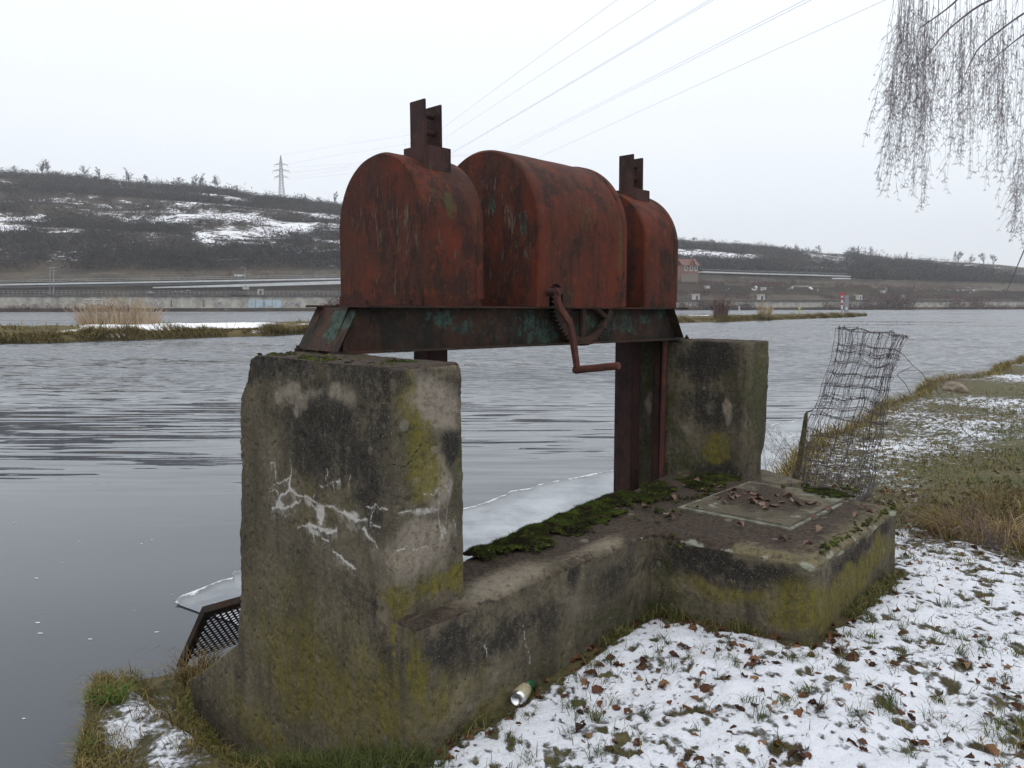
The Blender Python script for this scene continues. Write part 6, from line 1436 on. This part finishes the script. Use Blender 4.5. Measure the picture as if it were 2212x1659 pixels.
spray('bare_bush', 1640, 1664, 652, 692, 120, 130, M['reed'], 'slender tan bare bush on the spit right of the reddish one', 'bush', 73, .10, .035, .4)
spray('reed_clump', 1548, 1566, 655, 690, 112, 60, M['redscrub'], 'dense base of shoots at the reddish bush', 'bush', 74, .05, .05, .4)
# beacon and board at the tip of the spit
def tube_thing(name, mat, label, cat, pts, r):
    b = MB(); b.tube(pts, r, 8); return thing(b, name, mat, label, cat)
Yb = 168; P = lambda x, y, Y=Yb: aty(x, y, Y)
bc = tube_thing('channel_beacon', M['galv'], 'red and white striped channel beacon with a red disc at the tip of the spit', 'beacon', [P(1819.5, 684), P(1819, 668)], .12)
for y0, y1, m in ((668, 659, 'white'), (659, 654, 'red'), (654, 648, 'white'), (648, 643, 'red'), (643, 639.5, 'white')):
    b = MB(); b.tube([P(1819, y0), P(1818.8, y1)], .215 if m == 'red' else .20, 10); thing(b, 'beacon_band', M[m], None, None, None, bc)
b = MB(); q = P(1818.8, 635); b.tube([q - np.array([0, .08, 0]), q + np.array([0, .08, 0])], .36, 18); thing(b, 'beacon_disc', M['red'], None, None, None, bc)
bd = tube_thing('notice_board', M['galv'], 'grey notice board on two posts beside the striped beacon', 'board', [P(1824.5, 684), P(1824.5, 640)], .09)
b = MB(); b.tube([P(1831, 684), P(1831, 640)], .09, 8); thing(b, 'post', M['galv'], None, None, None, bd)
b = MB(); a = P(1828, 657); b.box(a - np.array([0, .15, 0]), (.88, .08, 3.2)); b.box(a + np.array([0, 0, 1.7]), (1.0, .2, .25)); thing(b, 'board_panel', M['galv'], None, None, None, bd)
b = MB(); b.box(P(1827.5, 666.5) - np.array([0, .23, 0]), (.5, .04, .5)); thing(b, 'small_sign', M['white'], None, None, None, bd)
for x, y, lab, m in ((1659.5, 664, 'yellow buoy marker seen beside the tan bush behind the spit', 'yel'), (1727, 664, 'yellow buoy marker with a ball top behind the spit, midway along it', 'yel'), (1597, 662, 'pale marker stake behind the spit right of the reddish bush', 'pale')):
    b = MB(); Yq = 220; b.tube([aty(x, 677.5, Yq) * [1, 1, 0] , aty(x, y + 2, Yq)], [.28, .18], 8); b.tube([aty(x, y + 3, Yq), aty(x, y, Yq)], [.34, .30], 8); thing(b, 'marker_buoy', M[m], lab, 'buoy')

# ------------------------------------------------------------------ pylon and lines
def pylon():
    l0, _ = lw(bp(609, 436, 345)); Wp = 352; base = bp(609, 437, Wp); Yd = pix(base[None])[2][0]; base[2] -= 1.0
    s = Yd / FPX
    ex = np.array([1., 0, 0]); ey = np.array([0, 1., 0])
    root = empty('power_pylon', base, 'steel lattice power pylon with three pairs of arms on the left hill crest', 'pylon')
    def A(dx, dy, y): return base + ex * dx * s + ey * dy * s + UP * ((437 - y) * s + 1.0)
    prof = [(437, 8.0), (418, 5.0), (400, 3.6), (372, 2.6), (350, 1.7), (337, .2)]
    b = MB(); r = .17
    lev = []
    for y in np.linspace(437, 338, 17):
        hw = np.interp(-y, [-p[0] for p in prof], [p[1] for p in prof]); lev.append([A(a*hw, c*hw, y) for a, c in ((-1,-1),(1,-1),(1,1),(-1,1))])
    for L0_, L1 in zip(lev[:-1], lev[1:]):
        for i in range(4):
            b.tube([L0_[i], L1[i]], r, 4, False); b.tube([L0_[i], L1[(i+1) % 4]], r * .6, 3, False); b.tube([L0_[(i+1) % 4], L1[i]], r * .6, 3, False)
    thing(b, 'tower', M['galv'], None, None, None, root); att = []
    for y, wd in ((357, 14.5), (370, 18), (383, 14.5)):
        b = MB(); hw = np.interp(-y, [-p[0] for p in prof], [p[1] for p in prof])
        for sg in (-1, 1):
            tip = A(sg * wd, 0, y + 1)
            for c in (-1, 1): b.tube([A(sg*hw, c*hw, y), tip], r * .8, 3, False); b.tube([A(sg*hw, c*hw, y - 3.5), tip], r * .7, 3, False)
            b.tube([tip, tip - UP * 5 * s], .12, 4); att.append(tip - UP * 5 * s)
        thing(b, 'cross_arm', M['galv'], None, None, None, root)
    return att, A(0, 0, 338)
att, peak = pylon()
def cable(p0, x0, y0, x1, y1, Yn, label, r=.011):
    """from the pylon to a far-off tower behind the viewer: catenary seen along the picture line x0,y0 - x1,y1"""
    a, c = aty(x0, y0, 235.), aty(x1, y1, Yn); d = c - a; e = c + d * .12
    P = []; pts = [np.array(p0), a, c, e]
    t = np.array([0, np.linalg.norm((a - p0)[:2]), 0, 0]); t[2] = t[1] + np.linalg.norm(d[:2]); t[3] = t[2] + np.linalg.norm((e - c)[:2])
    Pm = np.stack(pts); ss = np.linspace(0, t[3], 90); out = np.stack([np.interp(ss, t, Pm[:, k]) for k in range(3)], 1)
    # smooth sag through the four stations with a Lagrange cubic in height
    z = np.zeros(len(ss))
    for i in range(3):
        Li = np.ones(len(ss))
        for j in range(3):
            if i != j: Li *= (ss - t[j]) / (t[i] - t[j])
        z += Pm[i, 2] * Li
    out[:, 2] = z; dist = np.linalg.norm(out - ORI, axis=1); rr = r
    V, F = ribs([out], [(rr * 3.2, rr)], 4); o = mk('power_line', V, F, M['line'], base=p0); tag(o, label, 'cable', 'overhead power lines')
CB = [(peak, 950, 282, 1332, 0, 60, 'uppermost thin power line crossing the sky to the top edge'), (att[0], 960, 300, 1417, 0, 58, 'second power line below the uppermost one in the sky'), (att[2], 975, 330, 1532, 0, 56, 'upper wire of the left close pair of power lines'), (att[4], 972, 334, 1541, 0, 56, 'lower wire of the left close pair of power lines'),
      (att[1], 1090, 326, 1738, 0, 52, 'upper wire of the middle close pair of power lines'), (att[3], 1100, 328, 1752, 0, 52, 'lower wire of the middle close pair of power lines'), (att[5], 1160, 342, 1912, 0, 50, 'lowest power line, running down to the right beside the birch')]
for q in CB: cable(*q)
# ------------------------------------------------------------------ sky, light, air, camera
w = bpy.data.worlds.new('World'); SC.world = w; w.use_nodes = True; nt = w.node_tree; nt.nodes.clear()
out = nt.nodes.new('ShaderNodeOutputWorld'); bg = nt.nodes.new('ShaderNodeBackground'); sky = nt.nodes.new('ShaderNodeTexSky'); sky.sky_type = 'NISHITA'; sky.sun_disc = False
SUN_EL, SUN_AZ = math.radians(58), math.radians(205)
sky.sun_elevation = SUN_EL; sky.sun_rotation = SUN_AZ; sky.air_density = 1.0; sky.dust_density = 4.0; sky.altitude = 180
tc = nt.nodes.new('ShaderNodeTexCoord'); sp = nt.nodes.new('ShaderNodeSeparateXYZ'); nt.links.new(tc.outputs['Generated'], sp.inputs[0])
mp = nt.nodes.new('ShaderNodeMapRange'); mp.inputs['From Min'].default_value = 0; mp.inputs['From Max'].default_value = .75; nt.links.new(sp.outputs[2], mp.inputs['Value'])
cr = nt.nodes.new('ShaderNodeValToRGB'); nt.links.new(mp.outputs[0], cr.inputs[0]); el = cr.color_ramp.elements
el[0].position = 0; el[0].color = (9.7, 10.25, 11.0, 1); el[1].position = .45; el[1].color = (11.3, 11.8, 12.4, 1); e3 = el.new(1); e3.color = (14.2, 14.5, 14.9, 1)
no = nt.nodes.new('ShaderNodeTexNoise'); no.inputs['Scale'].default_value = 1.6; no.inputs['Detail'].default_value = 3; nt.links.new(tc.outputs['Generated'], no.inputs['Vector'])
mx = nt.nodes.new('ShaderNodeMix'); mx.data_type = 'RGBA'; mx.inputs[0].default_value = .06; nt.links.new(cr.outputs[0], mx.inputs[6]); nt.links.new(sky.outputs[0], mx.inputs[7])
m2 = nt.nodes.new('ShaderNodeMix'); m2.data_type = 'RGBA'; m2.blend_type = 'MULTIPLY'; m2.inputs[0].default_value = .10; nt.links.new(mx.outputs[2], m2.inputs[6]); nt.links.new(no.outputs[0], m2.inputs[7])
nt.links.new(m2.outputs[2], bg.inputs[0]); bg.inputs[1].default_value = .1; nt.links.new(bg.outputs[0], out.inputs[0])
sl = bpy.data.lights.new('sun', 'SUN'); sl.energy = .5; sl.angle = math.radians(35); sl.color = (1, .97, .93)
so = bpy.data.objects.new('sun', sl); COL.objects.link(so)
sd = Vector((math.sin(SUN_AZ) * math.cos(SUN_EL), math.cos(SUN_AZ) * math.cos(SUN_EL), math.sin(SUN_EL))); so.rotation_euler = sd.to_track_quat('Z', 'Y').to_euler(); so.location = (0, 0, 60)
if HAZE:
    b = MB(); b.hexa([(-900, -60, -1.5), (1500, -60, -1.5), (1500, 1500, -1.5), (-900, 1500, -1.5), (-900, -60, 150), (1500, -60, 150), (1500, 1500, 150), (-900, 1500, 150)])
    hm = bpy.data.materials.new('haze'); hm.use_nodes = True; t = hm.node_tree; t.nodes.clear(); oo = t.nodes.new('ShaderNodeOutputMaterial'); pv = t.nodes.new('ShaderNodeVolumePrincipled'); pv.inputs['Color'].default_value = (.95, .97, 1, 1); pv.inputs['Density'].default_value = HAZE; pv.inputs['Anisotropy'].default_value = .2; t.links.new(pv.outputs[0], oo.inputs['Volume'])
    o = b.build('haze', hm); tag(o, 'pale winter haze hanging over the river valley', 'haze', None, 'stuff')
cam = bpy.data.cameras.new('camera'); cam.sensor_width = 36; cam.lens = 36 * FPX / 2212; cam.clip_end = 8000; cam.clip_start = .05
co = bpy.data.objects.new('camera', cam); COL.objects.link(co); co.location = (0, 0, EYE); co.rotation_euler = (math.pi / 2 - PIT, 0, 0); SC.camera = co
SC.view_settings.view_transform = 'Standard'; SC.view_settings.look = 'None'; SC.view_settings.exposure = .04; SC.view_settings.gamma = 1
SC.render.engine = 'CYCLES'; SC.cycles.use_denoising = True; SC.cycles.max_bounces = 6; SC.cycles.diffuse_bounces = 3; SC.cycles.glossy_bounces = 3; SC.cycles.transparent_max_bounces = 8; SC.cycles.volume_bounces = 0; SC.cycles.caustics_reflective = False; SC.cycles.caustics_refractive = False
